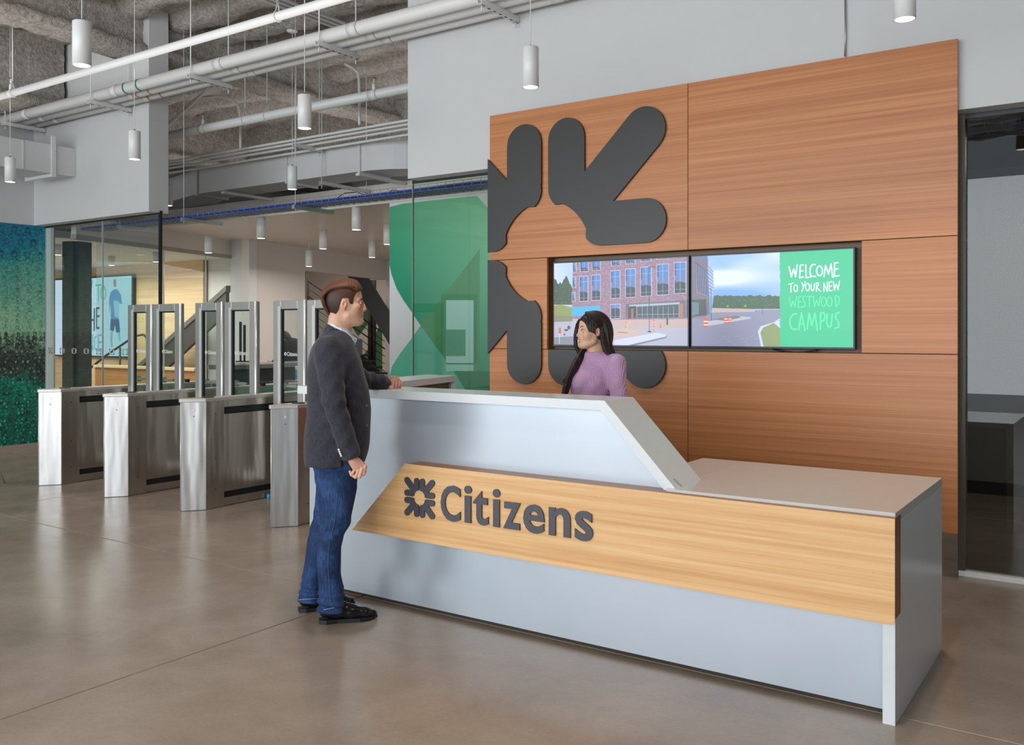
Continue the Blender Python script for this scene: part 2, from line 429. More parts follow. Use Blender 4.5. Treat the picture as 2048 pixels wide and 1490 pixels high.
# glass front of the back room (runs along the side of the hall)
pa, pb = Vector((-11.3, 6.5, 0)), Vector((-12.3, 9.74, 0))
dp = (pb - pa).normalized(); npv = Vector((-dp.y, dp.x, 0))
gp = thing('glass_partition', 'inner glass partition with a grey head beam along the hall in front of the meeting room', 'partition', (-11.8, 8.1, 0))
def wall_line(p, q, z0, z1, th):
    n = npv * th; mb = MB(); mb.prism([(p.x, p.y, z0), (q.x, q.y, z0), (q.x + n.x, q.y + n.y, z0), (p.x + n.x, p.y + n.y, z0)], (0, 0, z1 - z0)); return mb
part('head_beam', wall_line(pa, pb, 2.70, 2.76, 0.09), plain('grey_beam', 'a8a19a', 0.5), gp)
struct('trim_2', wall_line(pa, pb, 2.76, 3.0, 0.08), M['wall_warm'])
ds = [0.36, 1.72, 2.72, 3.39]
for k in range(3):
    p, q = pa + dp * (ds[k] + 0.008), pa + dp * (ds[k + 1] - 0.008)
    part('glass_pane', wall_line(p, q, 0.02, 2.70, 0.012), M['glass'], gp)
for d_ in ds[1:3]:
    part('joint_seal', wall_line(pa + dp * (d_ - 0.006), pa + dp * (d_ + 0.006), 0.02, 2.70, 0.02), M['alu_lt'], gp)
col = thing('steel_column', 'dark square steel column behind the glass partition', 'column', (-11.71, 6.76, 0))
cm = Matrix.Rotation(math.radians(15), 4, 'Z')
mb = MB(); mb.box(-0.10, 0.12, -0.10, 0.12, 0, 2.7); o = part('column_casing', mb, plain('blackened_steel', '4c4f4c', 0.45, 0.2, var=0.35, scale=9), col); o.matrix_parent_inverse = Matrix.Identity(4)
mb = MB(); mb.box(-0.13, 0.05, -0.135, -0.1, 0, 2.7); o = part('column_flange', mb, plain('blackened_flange', '5b5e5a', 0.45, 0.2, var=0.35, scale=9), col); o.matrix_parent_inverse = Matrix.Identity(4)
col.rotation_euler[2] = math.radians(15)
# ================================================================== PENDANT LIGHTS
def pendant_proto(label):
    t = thing('pendant_light', label, 'pendant light', (0, 0, 0))
    MB().lathe([(0.0, 0.268), (0.051, 0.268), (0.055, 0.264), (0.055, 0.0), (0.050, 0.0), (0.050, 0.012)], n=28).build('cylinder_shade', M['white'], t)
    MB().lathe([(0.0, 0.006), (0.0505, 0.006), (0.0505, 0.004)], n=24).build('diffuser', M['lamp'], t)
    MB().lathe([(0.0, 0.268), (0.011, 0.268), (0.011, 0.279), (0.004, 0.286)], n=12).build('strain_relief', M['char_metal'], t)
    MB().tube([(0, 0, 0.28), (0, 0, 1.82)], 0.0035, 6).build('cord', M['white'], t)
    MB().lathe([(0.0, 1.825), (0.06, 1.825), (0.062, 1.815), (0.06, 1.805), (0.0, 1.802)], n=24).build('canopy', M['white'], t)
    return t
PB = 3.1275
pts = [(-5.72, 3.33, 'nearest white cylinder pendant, top left, hanging below the ceiling beam', 1),
       (-10.87, 5.45, 'white cylinder pendant at far left, in front of the duct by the photo mural', 1),
       (-8.40, 5.45, 'white cylinder pendant in front of the left upper wall block', 1),
       (-5.91, 5.45, 'white cylinder pendant hanging in the opening between the two upper walls', 1),
       (-3.58, 5.45, 'white cylinder pendant above the charcoal emblem on the oak wall', 1),
       (-1.07, 5.45, 'white cylinder pendant above the right end of the oak wall, cut by the frame', 1),
       (-8.57, 7.70, 'far white cylinder pendant in front of the duct beyond the turnstiles', 1),
       (-11.10, 7.72, 'far white cylinder pendant just right of the left upper wall block', 1),
       (-3.3, 3.33, 'white cylinder pendant of the row in front of the desk, above the frame', 0),
       (-0.9, 3.33, 'white cylinder pendant of the front row, above the right part of the desk', 0),
       (-3.3, 1.2, 'white cylinder pendant of the row behind the camera, left', 0),
       (-0.9, 1.2, 'white cylinder pendant of the row behind the camera, right', 0)]
proto = None
for i, (x, y, lab, vis) in enumerate(pts):
    o = pendant_proto(lab) if proto is None else copy_tree(proto)
    if proto is None: proto = o
    x, y = x * .93, y * .93
    o.location = (x, y, PB); o['label'] = lab; o['group'] = 'pendant lights in the lobby'
    l = bpy.data.lights.new('pendant_beam', 'SPOT'); l.energy = 60; l.spot_size = math.radians(110); l.spot_blend = 0.8
    l.color = (1.0, 0.93, 0.85); l.shadow_soft_size = 0.05
    lo = bpy.data.objects.new('pendant_beam', l); C.objects.link(lo); lo.location = (x, y, PB - 0.01)
# smaller cylinder downlights under the low ceiling
def down_proto(h):
    t = thing('ceiling_downlight', 'x', 'ceiling light')
    MB().lathe([(0.0, h), (0.058, h), (0.058, 0.0), (0.052, 0.0), (0.052, 0.01)], n=20).build('cylinder_shade', M['white'], t)
    MB().lathe([(0.0, 0.005), (0.052, 0.005), (0.052, 0.003)], n=18).build('diffuser', M['lamp'], t)
    return t
dl = [(713, 460, 2.72, 0.28, 'surface cylinder light nearest the green mural under the low ceiling'),
      (646, 498, 2.72, 0.28, 'surface cylinder light second from the green mural, above the man'),
      (744, 515, 2.72, 0.28, 'small surface cylinder light just above the stair opening, left of the green mural'),
      (775, 489, 2.72, 0.28, 'surface cylinder light half hidden by the green mural wall'),
      (522, 477, 2.72, 0.28, 'surface cylinder light left of centre under the low ceiling'),
      (417, 506, 2.66, 0.25, 'short pendant cylinder light left, in front of the inner glass wall'),
      (618, 533, 2.58, 0.26, 'short pendant cylinder light at the corner of the stair opening')]
for px, py, z, h, lab in dl:
    t = down_proto(h); p = onZ(px, py, z); t.location = p; t['label'] = lab; t['group'] = 'cylinder lights in the hall'
    if h < 0.27:
        MB().tube([(0, 0, h), (0, 0, 3.0 - z)], 0.004, 6).build('cord', M['white'], t)
for px, py, lab in [(115, 510, 'cylinder ceiling light left of the dark column, behind the glass'), (223, 531, 'cylinder ceiling light above the big screen, behind the glass'), (312, 524, 'cylinder ceiling light seen at the edge of the glass partition')]:
    t = down_proto(0.16); t.location = onZ(px, py, 2.64); t['label'] = lab; t['group'] = 'cylinder lights in the meeting room'
# ================================================================== PIPES
bk = plain('grey_band', '6a6a68', 0.5)
def strut(y0, y1, x, z, lab, rods=True, top=5.0, w_=0.041):
    t = thing('pipe_hanger', lab, 'hanger', (x, (y0 + y1) / 2, z), 0, 'trapeze hangers')
    mb = MB(); h = (y1 - y0) / 2
    mb.box(-w_ / 2, -w_ / 2 + 0.004, -h, h, -0.041, 0); mb.box(w_ / 2 - 0.004, w_ / 2, -h, h, -0.041, 0); mb.box(-w_ / 2 + 0.004, w_ / 2 - 0.004, -h, h, -0.041, -0.037)
    mb.build('channel', M['pipe'], t)
    n = int(h * 2 / 0.075)
    for k in range(n): yy = -h + 0.05 + k * 0.075; MB().box(-0.007, 0.007, yy - 0.014, yy + 0.014, -0.0425, -0.0412).build('slot', M['char_metal'], t)
    for s_ in (-1, 1):
        MB().tube([(0, s_ * (h - 0.03), -0.09), (0, s_ * (h - 0.03), top - z)], 0.006, 8).build('threaded_rod', M['pipe'], t)
        MB().box(-0.016, 0.016, s_ * (h - 0.03) - 0.016, s_ * (h - 0.03) + 0.016, -0.052, -0.042).build('nut', M['galv'], t)
    return t
def run_pipe(name, lab, y, z, r, x0, x1, joints=(), bands=(), cat='pipe', group=None, mat='pipe'):
    o = MB().tube([(x0, y, z), (x1, y, z)], r, 20).build(name, M[mat])
    tag(o, lab, cat, group)
    for x in joints:
        MB().tube([(x - 0.055, y, z), (x + 0.055, y, z)], r + 0.0018, 20).build('coupling', M[mat], o); MB().tube([(x + 0.056, y, z), (x + 0.060, y, z)], r + 0.0015, 20).build('joint_ring', bk, o)
    for x, m in bands:
        MB().tube([(x - 0.012, y, z), (x + 0.012, y, z)], r + 0.0025, 20, cap=False).build('colour_band', m, o)
    return o
bg = plain('green_band', '1f7a55', 0.5); bo = plain('orange_band', 'c8801e', 0.5); bk = plain('grey_band', '6a6a68', 0.5)
ZP = 4.02
hx = [onY(640, 85, 5.57).x]                        # trapeze hanger positions along the rack
for (px, py) in ((383, 140), (183, 195), (965, 3), (12, 240)):
    d = ray(px, py); hx.append(d[0] / d[1] * 5.57)
hx = sorted(hx)
run_pipe('conduit_pipe', 'largest white pipe of the three pipe rack below the ceiling, nearest the camera', 5.64, ZP + 0.062, 0.06, -14.5, 4, [x + 0.35 for x in hx], [(onY(248, 182, 5.6).x, bg), (onY(274, 172, 5.6).x, bg)], group='rack pipes')
run_pipe('conduit_pipe', 'middle white pipe of the three pipe rack below the ceiling', 5.80, ZP + 0.053, 0.051, -14.5, 4, [x + 0.4 for x in hx], [(onY(278, 188, 5.8).x, bo), (onY(303, 180, 5.8).x, bo)], group='rack pipes')
run_pipe('conduit_pipe', 'third white pipe of the rack, nearest the upper walls', 5.945, ZP + 0.050, 0.048, -14.5, 4, [x + 0.45 for x in hx], [(onY(303, 194, 5.95).x, bo), (onY(327, 188, 5.95).x, bo)], group='rack pipes')
labs = ['trapeze hanger at far left under the three white pipes', 'trapeze hanger under the three pipes left of the orange bands', 'trapeze hanger under the three pipes above the opening, left', 'trapeze hanger under the three pipes above the opening, with perforated slots', 'trapeze hanger under the three pipes in front of the right upper wall']
for x, lab in zip(hx, labs): strut(5.53, 6.04, x, ZP, lab)
# sprinkler lines
def sprinkler_pipe(lab, y, z, r, x0, x1, hangs, heads, topz=5.0):
    o = run_pipe('sprinkler_pipe', lab, y, z, r, x0, x1, joints=heads, group='sprinkler lines')
    for x in hangs:
        mb = MB(); mb.tube([(x, y, z + r + 0.09), (x, y, topz)], 0.006, 8)
        o2 = mb.build('hanger_rod', M['pipe'], o)
        ring = [(x, y + (r + 0.006) * math.cos(a), z + (r + 0.006) * math.sin(a)) for a in np.linspace(PI * 0.35, -PI * 1.35, 18)]
        MB().tube([(x, y, z + r + 0.09)] + ring + [(x, y, z + r + 0.09)], 0.005, 6).build('clevis', M['pipe'], o)
    for x in heads:
        MB().tube([(x, y, z + r * 0.5), (x, y, z + r + 0.05), (x, y, z + r + 0.07)], [0.02, 0.02, 0.012], 10).tube([(x, y, z + r + 0.07), (x, y, z + r + 0.12)], 0.008, 8).build('sprinkler_head', M['pipe'], o)
        MB().lathe([(0.0, 0.004), (0.02, 0.002), (0.02, 0.0), (0.0, 0.0)], (x, y, z + r + 0.12), 12).build('deflector', M['char_metal'], o)
    return o
p1 = onY(330, 98, 4.9)
sprinkler_pipe('single white sprinkler pipe running across the top left below the ceiling', 4.9, p1.z, 0.036, -15, 3, [onY(25, 190, 4.9).x, onY(555, 35, 4.9).x], [onY(22, 190, 4.9).x])
p2 = onY(575, 224, 6.9)
sprinkler_pipe('white sprinkler pipe inside the opening, behind the three pipe rack', 6.9, p2.z, 0.052, -13.9, -4, [onY(490, 232, 6.9).x, onY(534, 222, 6.9).x], [onY(406, 255, 6.9).x, onY(748, 170, 6.9).x])
# thin conduits above the duct
for k, (px, py, y) in enumerate([(600, 296, 7.55), (600, 303, 7.62), (600, 311, 7.72), (600, 322, 7.85)]):
    q = onY(px, py - 18, y)
    run_pipe('thin_conduit', ['front', 'second', 'third', 'rearmost'][k] + ' of the four thin painted conduits above the duct', y, q.z, 0.016, -13.9, -4, group='thin conduits')
strut(7.5, 7.94, onY(588, 280, 7.5).x, onY(588, 283, 7.5).z - 0.02, 'short hanger strut under the thin conduits above the duct', w_=0.04)
def bent(name, lab, pxs, r, y=None, cat='conduit'):
    pp = [onY(a, b, c) for a, b, c in pxs]
    # smooth the bend with a Catmull pass
    out = []
    for i in range(len(pp) - 1):
        p0, p1_, p2_, p3 = pp[max(i - 1, 0)], pp[i], pp[i + 1], pp[min(i + 2, len(pp) - 1)]
        for q in range(5):
            u = q / 5; out.append(0.5 * ((2 * p1_) + (p2_ - p0) * u + (2 * p0 - 5 * p1_ + 4 * p2_ - p3) * u * u + (3 * p1_ - p0 - 3 * p2_ + p3) * u ** 3))
    out.append(pp[-1])
    return tag(MB().tube(out, r, 10).build(name, M['pipe']), lab, cat)
bent('bent_conduit', 'thin conduit bending down from the ceiling left of the centre pendant', [(400, 195, 7.4), (440, 193, 7.4), (470, 205, 7.4), (479, 228, 7.4), (481, 298, 7.4)], 0.016)
bent('bent_conduit', 'thin conduit bending down beside the sprinkler head near the right upper wall', [(690, 128, 7.4), (712, 142, 7.4), (718, 160, 7.4), (719, 250, 7.4)], 0.016)
tag(MB().tube([onY(333, 252, 7.2), onY(418, 176, 7.2)], 0.022, 8).build('diagonal_brace', M['pipe']), 'diagonal painted brace rising from the left upper wall block to the ceiling', 'brace')
for k in range(3):
    x = -7.25 + k * 0.09
    tag(MB().tube([(x, 4.0, 4.84), (x, 7.2, 4.84)], 0.018, 8).build('ceiling_conduit', M['pipe']), ['left', 'middle', 'right'][k] + ' one of three conduits fixed under the ceiling ribs, top centre', 'conduit', 'conduits under the ribs')
# ================================================================== DUCTS
du = thing('air_duct', 'white rectangular air duct beyond the opening, hung above the cable tray', 'duct', (-9, 8.2, 3.4))
dz0, dz1 = 3.43, 3.775
def dpart(name, mb, mat, bevel=0): return part(name, mb, mat, du, bevel)
xa, xb = onY(395, 300, 8.0).x, onY(722, 300, 8.0).x
dpart('straight_section', MB().box(xa, xb - 0.02, 8.0, 8.5, dz0, dz1), M['duct'], 0.003)
poly_o, poly_i = [], []
c0 = Vector((xb, 8.95, 0)); 
for k in range(11):
    a = -PI / 2 + (PI / 2) * k / 10
    poly_o.append((c0.x + 0.95 * math.cos(a), c0.y + 0.95 * math.sin(a) , dz0)); poly_i.append((c0.x + 0.45 * math.cos(a), c0.y + 0.45 * math.sin(a), dz0))
mb = MB(); mb.prism(poly_o + poly_i[::-1], (0, 0, dz1 - dz0)); dpart('elbow', mb, M['duct'])
mb = MB(); q = xa; mb.prism([(q, 8.0, dz0), (q, 8.5, dz0), (q - 1.35, 9.15, dz0), (q - 1.35, 8.35, dz0)], (0, 0, dz1 - dz0)); dpart('transition', mb, M['duct'])
for x in (xb - 0.01, onY(575, 300, 8.0).x, xa):
    dpart('joint_flange', MB().box(x - 0.02, x + 0.015, 7.975, 8.52, dz0 - 0.03, dz1 + 0.03), M['duct'])
for x in (xb + 0.02, onY(455, 300, 8.0).x):
    dpart('support_strut', MB().box(x - 0.03, x + 0.03, 7.92, 8.75, dz0 - 0.065, dz0 - 0.031), M['pipe'])
strut(7.90, 8.75, onY(640, 350, 7.9).x, 3.355, 'trapeze hanger with long rods below the duct, right of the far pendant')
ld = thing('air_duct', 'white rectangular air duct on the left wall above the photo mural', 'duct', (-10.8, 3, 3.5))
part('duct_body', MB().box(-11.05, -10.52, -3, 6.05, 3.36, 3.70), M['duct'], ld, 0.003)
fy = onX(106, 320, -10.52).y
part('hanger_strap', MB().box(-11.1, -10.49, fy - 0.03, fy + 0.02, 3.32, 3.357).box(-10.518, -10.49, fy - 0.03, fy + 0.02, 3.358, 3.80).box(-11.1, -11.06, fy - 0.03, fy + 0.02, 3.358, 3.80), M['pipe'], ld)
part('joint_seam', MB().box(-10.52, -10.512, fy - 0.36, fy - 0.34, 3.37, 3.69), M['duct'], ld)
# ================================================================== WIRE CABLE TRAY
M['wire'] = plain('zinc_wire', 'b9bab8', 0.35, 0.7)
tr = thing('cable_tray', 'wire mesh cable tray full of blue data cables running behind the glass heads', 'cable tray', (-6, 6.65, 2.8))
TX0, TX1, TY0, TY1, TZ0, TZ1 = -11.2, 4.0, 6.5, 6.78, 2.806, 2.866
mb = MB()
nw = int((TX1 - TX0) / 0.1)
for k in range(nw + 1):
    x = TX0 + 0.1 * k
    mb.tube([(x, TY0, TZ1), (x, TY0, TZ0), (x, TY1, TZ0), (x, TY1, TZ1)], 0.0025, 4)
o = part('cross_wires', mb, M['wire'], tr); o['kind'] = 'stuff'
mb = MB()
for (y, z) in ((TY0, TZ1), (TY0, (TZ0 + TZ1) / 2), (TY0, TZ0), (TY0 + .056, TZ0), (TY0 + .112, TZ0), (TY0 + .168, TZ0), (TY0 + .224, TZ0), (TY1, TZ0), (TY1, (TZ0 + TZ1) / 2), (TY1, TZ1)):
    mb.tube([(TX0, y, z), (TX1, y, z)], 0.0025, 5)
o = part('long_wires', mb, M['wire'], tr); o['kind'] = 'stuff'
bl = [plain('blue_cable', '1f4aa8', 0.45), plain('deep_blue_cable', '16357e', 0.45), plain('pale_cable', 'b8b4ae', 0.5)]
for k in range(26):
    y = TY0 + 0.012 + (k % 13) * 0.021; z = TZ0 + 0.010 + (k // 13) * 0.016
    path = [(TX0 + 0.3 * q, y + random.uniform(-.005, .005), z + random.uniform(-.003, .004)) for q in range(int((TX1 - TX0) / 0.3) + 1)]
    o = part('data_cable', MB().tube(path, 0.009, 6), bl[0 if k % 3 else 1] if k != 17 else bl[2], tr)
for x in (onY(375, 440, 6.5).x, onY(598, 410, 6.5).x, -10.25, -3.2, -0.3):
    part('tray_bracket', MB().box(x - 0.02, x + 0.02, 6.42, 6.98, TZ0 - 0.045, TZ0 - 0.004), M['galv'], tr)
    part('hanger_rod', MB().tube([(x, 6.45, TZ0 - 0.06), (x, 6.45, 5.1)], 0.004, 6), M['pipe'], tr)
cc = [onY(674, 396, 6.55), onY(690, 386, 6.55), onY(712, 384, 6.55), onY(728, 389, 6.55), onY(770, 388, 6.55), onY(785, 380, 6.55), onY(812, 383, 6.55)]
tag(MB().tube(cc, 0.004, 6).build('loose_cable', M['black']), 'thin black cable looping above the cable tray', 'cable')
# ================================================================== TURNSTILES (speed gates)
def text_mesh(name, txt, size, mat, origin, extrude, offset=0.0, sx=1.0, font=None):
    cu = bpy.data.curves.new(name, 'FONT'); cu.body = txt; cu.size = size; cu.extrude = extrude; cu.offset = offset; cu.resolution_u = 4
    o = bpy.data.objects.new(name, cu); C.objects.link(o)
    dg = bpy.context.evaluated_depsgraph_get(); me = bpy.data.meshes.new_from_object(o.evaluated_get(dg))
    C.objects.unlink(o); bpy.data.objects.remove(o)
    me.materials.clear(); me.materials.append(mat)
    q = bpy.data.objects.new(name, me); C.objects.link(q)
    q.location = origin; q.rotation_euler = (PI / 2, 0, 0); q.scale = (sx, 1, 1)
    return q
def capsule_outline():
    """one quarter of the emblem, in units, symmetric about the diagonal"""
    pts = []
    def arc(cx, cy, r, a0, a1, n):
        for k in range(n + 1):
            a = math.radians(a0 + (a1 - a0) * k / n); pts.append((cx + r * math.cos(a), cy + r * math.sin(a)))
    arc(0.194, 0.866, 0.162, 180, 0, 14)                       # upright lobe
    pts.append((0.357, 0.60))
    arc(0.853, 0.853, 0.170, 135, -45, 14)                     # diagonal lobe
    pts.append((0.60, 0.357))
    arc(0.866, 0.194, 0.162, 90, -90, 14)                      # level lobe
    pts.append((0.537, 0.032))
    arc(0.50, 0.20, 0.168, -75, -142, 6)
    # concave ring round the centre
    arc(0.0, 0.0, 0.405, 24, 66, 8)
    arc(0.20, 0.50, 0.168, 232, 165, 6)
    pts.append((0.032, 0.537))
    return pts
EMB = capsule_outline()
M['etch'] = plain('white_etching', 'd8d8d8', 0.6)
LZ = 0.937
GY = 5.545
def gate_leaf(x0, x1, cab, inner, logo=True):
    """one glass barrier leaf between x0 and x1 (x0 < x1) at GY, parented to its cabinet"""
    p = thing_leaf = bpy.data.objects.new('barrier_leaf', None); C.objects.link(p); p.location = (x0, GY, 0); world_child(p, cab)
    zt, zb = 1.775, 0.16
    def sub(name, mb, mat, bevel=0):
        o = mb.build(name, mat, None, bevel); o.parent = p
        o.matrix_parent_inverse = Matrix.Translation(-Vector((x0, GY, 0))); return o
    hinge_left = (inner == 'right')       # hinge post on the outer side
    sub('frame_post', MB().box(x0, x0 + 0.10, GY - 0.02, GY + 0.02, zb, zt), M['alu'], 0.004)
    sub('frame_post', MB().box(x1 - 0.10 + 0.0, x1, GY - 0.02, GY + 0.02, zb, zt), M['alu'], 0.004)
    sub('top_rail', MB().box(x0 + 0.1, x1 - 0.1, GY - 0.02, GY + 0.02, zt - 0.075, zt), M['alu'], 0.003)
    sub('bottom_rail', MB().box(x0 + 0.1, x1 - 0.1, GY - 0.02, GY + 0.02, zb, zb + 0.06), M['alu'], 0.003)
    sub('glass_pane', MB().box(x0 + 0.1, x1 - 0.1, GY - 0.004, GY + 0.004, zb + 0.06, zt - 0.075), M['glass'])
    sub('gasket', MB().box(x0 + 0.099, x0 + 0.112, GY - 0.012, GY + 0.012, zb + 0.06, zt - 0.075).box(x0 + 0.1, x1 - 0.1, GY - 0.012, GY + 0.012, zt - 0.086, zt - 0.0745), M['black'])
    sub('bright_edge', MB().box(x0 + 0.065, x0 + 0.10, GY - 0.024, GY - 0.0202, zb, zt - 0.05), M['alu_lt'])
    sub('bright_edge', MB().tube([(x1 - 0.012, GY - 0.016, zb), (x1 - 0.012, GY - 0.016, zt + 0.004)], 0.014, 10), M['alu_lt'])
    sub('hinge_arm', MB().box(x0 + 0.115, x0 + 0.25, GY + 0.03, GY + 0.05, 1.0, 1.025).box(x0 + 0.10, x0 + 0.125, GY + 0.01, GY + 0.05, 0.985, 1.04), M['alu'])
    if logo:
        sx = x0 + 0.145; zz = 1.30
        mb = MB(); s = 0.016
        for k in range(8):
            a = k * PI / 4 + PI / 8; ca, sa = math.cos(a), math.sin(a); r0, r1, t = 0.4 * s, 1.05 * s, 0.2 * s
            pp = [(sx + ca * r0 - sa * t, GY - 0.0052, zz + sa * r0 + ca * t), (sx + ca * r1 - sa * t, GY - 0.0052, zz + sa * r1 + ca * t), (sx + ca * r1 + sa * t, GY - 0.0052, zz + sa * r1 - ca * t), (sx + ca * r0 + sa * t, GY - 0.0052, zz + sa * r0 - ca * t)]
            mb.prism(pp, (0, 0.0008, 0))
        sub('etched_mark', mb, M['etch'])
        o = text_mesh('etched_lettering', 'Citizens', 0.05, M['etch'], (sx + 0.022, GY - 0.0048, zz - 0.017), 0.0003, 0.0006, 0.80)
        o.parent = p; o.matrix_parent_inverse = Matrix.Translation(-Vector((x0, GY, 0)))
    return p
def turnstile(xr, lab):
    """xr: x of the right flank of the cabinet"""
    t = thing('turnstile', lab, 'turnstile', (xr - 0.06, 5.4, 0), 0, 'stainless turnstiles in a row')
    def pl(pts, z0, z1): m = MB(); m.prism([(x, y, z0) for x, y in pts], (0, 0, z1 - z0)); return m
    x0 = xr - 0.145
    Y1 = 6.62
    nose = [(xr - 0.101, 4.684), (xr + 0.019, 4.838), (xr + 0.019, 5.03), (xr - 0.164, 5.03), (xr - 0.164, 4.83), (xr - 0.125, 4.69)]
    part('nose_core', pl([(xr - 0.099, 4.70), (xr + 0.015, 4.845), (xr + 0.015, 5.028), (xr - 0.16, 5.028), (xr - 0.16, 4.835), (xr - 0.122, 4.70)], 0.004, LZ - 0.03), M['steel_side'], t)
    # polished slanting front sheet
    a, b = Vector((xr - 0.103, 4.682, 0)), Vector((xr + 0.019, 4.838, 0)); n_ = Vector((b.y - a.y, -(b.x - a.x), 0)).normalized() * -0.004
    m = MB(); m.prism([(a.x, a.y, 0.004), (b.x, b.y, 0.004), (b.x + n_.x, b.y + n_.y, 0.004), (a.x + n_.x, a.y + n_.y, 0.004)], (0, 0, LZ - 0.034)); part('front_sheet', m, M['steel'], t)
    part('front_edge', MB().tube([(a.x, a.y, 0.004), (a.x, a.y, LZ - 0.03)], 0.004, 8), M['alu_lt'], t)
    c_ = (a + b) / 2 + Vector((0.008, 0.0, 0)); nn = Vector((b.y - a.y, -(b.x - a.x), 0)).normalized()
    def disc(z, r, mat, nm):
        p0 = c_ + nn * 0.001 + Vector((0, 0, z)); part(nm, MB().tube([p0, p0 + nn * 0.0035], r, 14), mat, t)
    disc(0.845, 0.009, M['alu_lt'], 'key_lock'); disc(0.79, 0.0042, M['black'], 'sensor_eye')
    # body behind the nose
    part('flank_panel', MB().box(xr - 0.003, xr, 5.034, Y1, 0.125, 0.79).box(x0, x0 + 0.003, 5.034, Y1, 0.125, 0.79), M['steel_side'], t)
    part('top_band', MB().box(xr - 0.003, xr, 5.034, Y1, 0.852, LZ - 0.028).box(x0, x0 + 0.003, 5.034, Y1, 0.852, LZ - 0.028), M['steel_side'], t)
    part('plinth', MB().box(x0, xr, 5.034, Y1, 0.006, 0.07), M['steel_side'], t, 0.002)
    part('slot_strip', MB().box(x0 + 0.012, xr - 0.012, 5.034, Y1 - 0.01, 0.07, LZ - 0.03), M['black'], t)
    part('slot_ledge', MB().box(xr - 0.012, xr - 0.005, 5.036, Y1, 0.815, 0.822), M['char_metal'], t)
    part('far_nose', pl([(x0 - 0.02, Y1), (xr + 0.02, Y1), (xr + 0.02, Y1 + 0.19), (xr - 0.02, Y1 + 0.34), (x0 - 0.02, Y1 + 0.19)], 0.004, LZ - 0.03), M['steel_side'], t)
    lidp = [(xr - 0.107, 4.674), (xr + 0.022, 4.834), (xr + 0.022, 5.035), (xr + 0.003, 5.04), (xr + 0.003, Y1), (xr + 0.024, Y1 + 0.01), (xr + 0.024, Y1 + 0.19), (xr - 0.02, Y1 + 0.35), (x0 - 0.024, Y1 + 0.19), (x0 - 0.024, Y1 + 0.01), (x0 - 0.003, Y1), (x0 - 0.003, 5.04), (xr - 0.168, 5.035), (xr - 0.168, 4.825), (xr - 0.13, 4.68)]
    part('lid', pl(lidp, LZ - 0.03, LZ), M['lid'], t, 0.004)
    part('card_reader', MB().lathe([(0, 0.0), (0.052, 0.0), (0.05, 0.006), (0, 0.007)], (xr - 0.075, 4.93, LZ), 24), M['black'], t)
    part('status_lamp', MB().box(xr - 0.10, xr - 0.07, 4.755, 4.785, LZ, LZ + 0.003), plain('pink_lamp', 'e08a88', 0.4), t)
    for yy, zz in ((4.94, 0.80), (4.94, 0.42), (4.94, 0.16), (5.2, 0.045), (5.5, 0.045), (5.8, 0.045)):
        mb = MB(); mb.tube([(xr + (0.014 if yy < 5.03 else -0.001), yy, zz), (xr + (0.0205 if yy < 5.03 else 0.001), yy, zz)], 0.004, 8)
        part('screw', mb, M['char_metal'], t)
    return t
cabs = {}
XR = [-8.695, -7.578, -6.46, -5.342]
tl = ['first turnstile cabinet from the left, next to the glass partition', 'second turnstile cabinet from the left', 'third turnstile cabinet from the left, in the middle of the row', 'turnstile cabinet nearest the man in the dark jacket']
for k, xr in enumerate(XR): cabs[k] = turnstile(xr, tl[k])
for k in range(3):
    xl = XR[k]; xr = XR[k + 1] - 0.145
    mid = (xl + xr) / 2
    gate_leaf(xl + 0.06, mid - 0.012, cabs[k], 'right'); gate_leaf(mid + 0.012, xr - 0.02, cabs[k + 1], 'left')
    part('leaf_bracket', MB().box(xr - 0.03, xr + 0.01, GY + 0.03, GY + 0.06, 1.0, 1.03), M['black'], cabs[k + 1])
tag(MB().lathe([(0.0, 0), (0.016, 0), (0.018, 0.003), (0.018, 0.03), (0.015, 0.036), (0.0, 0.036)], (-6.43, 5.50, 0.0)).build('bottle_cap', plain('blue_plastic', '3f8ec8', 0.4)), 'small light blue cap lying at the foot of the third turnstile', 'cap')
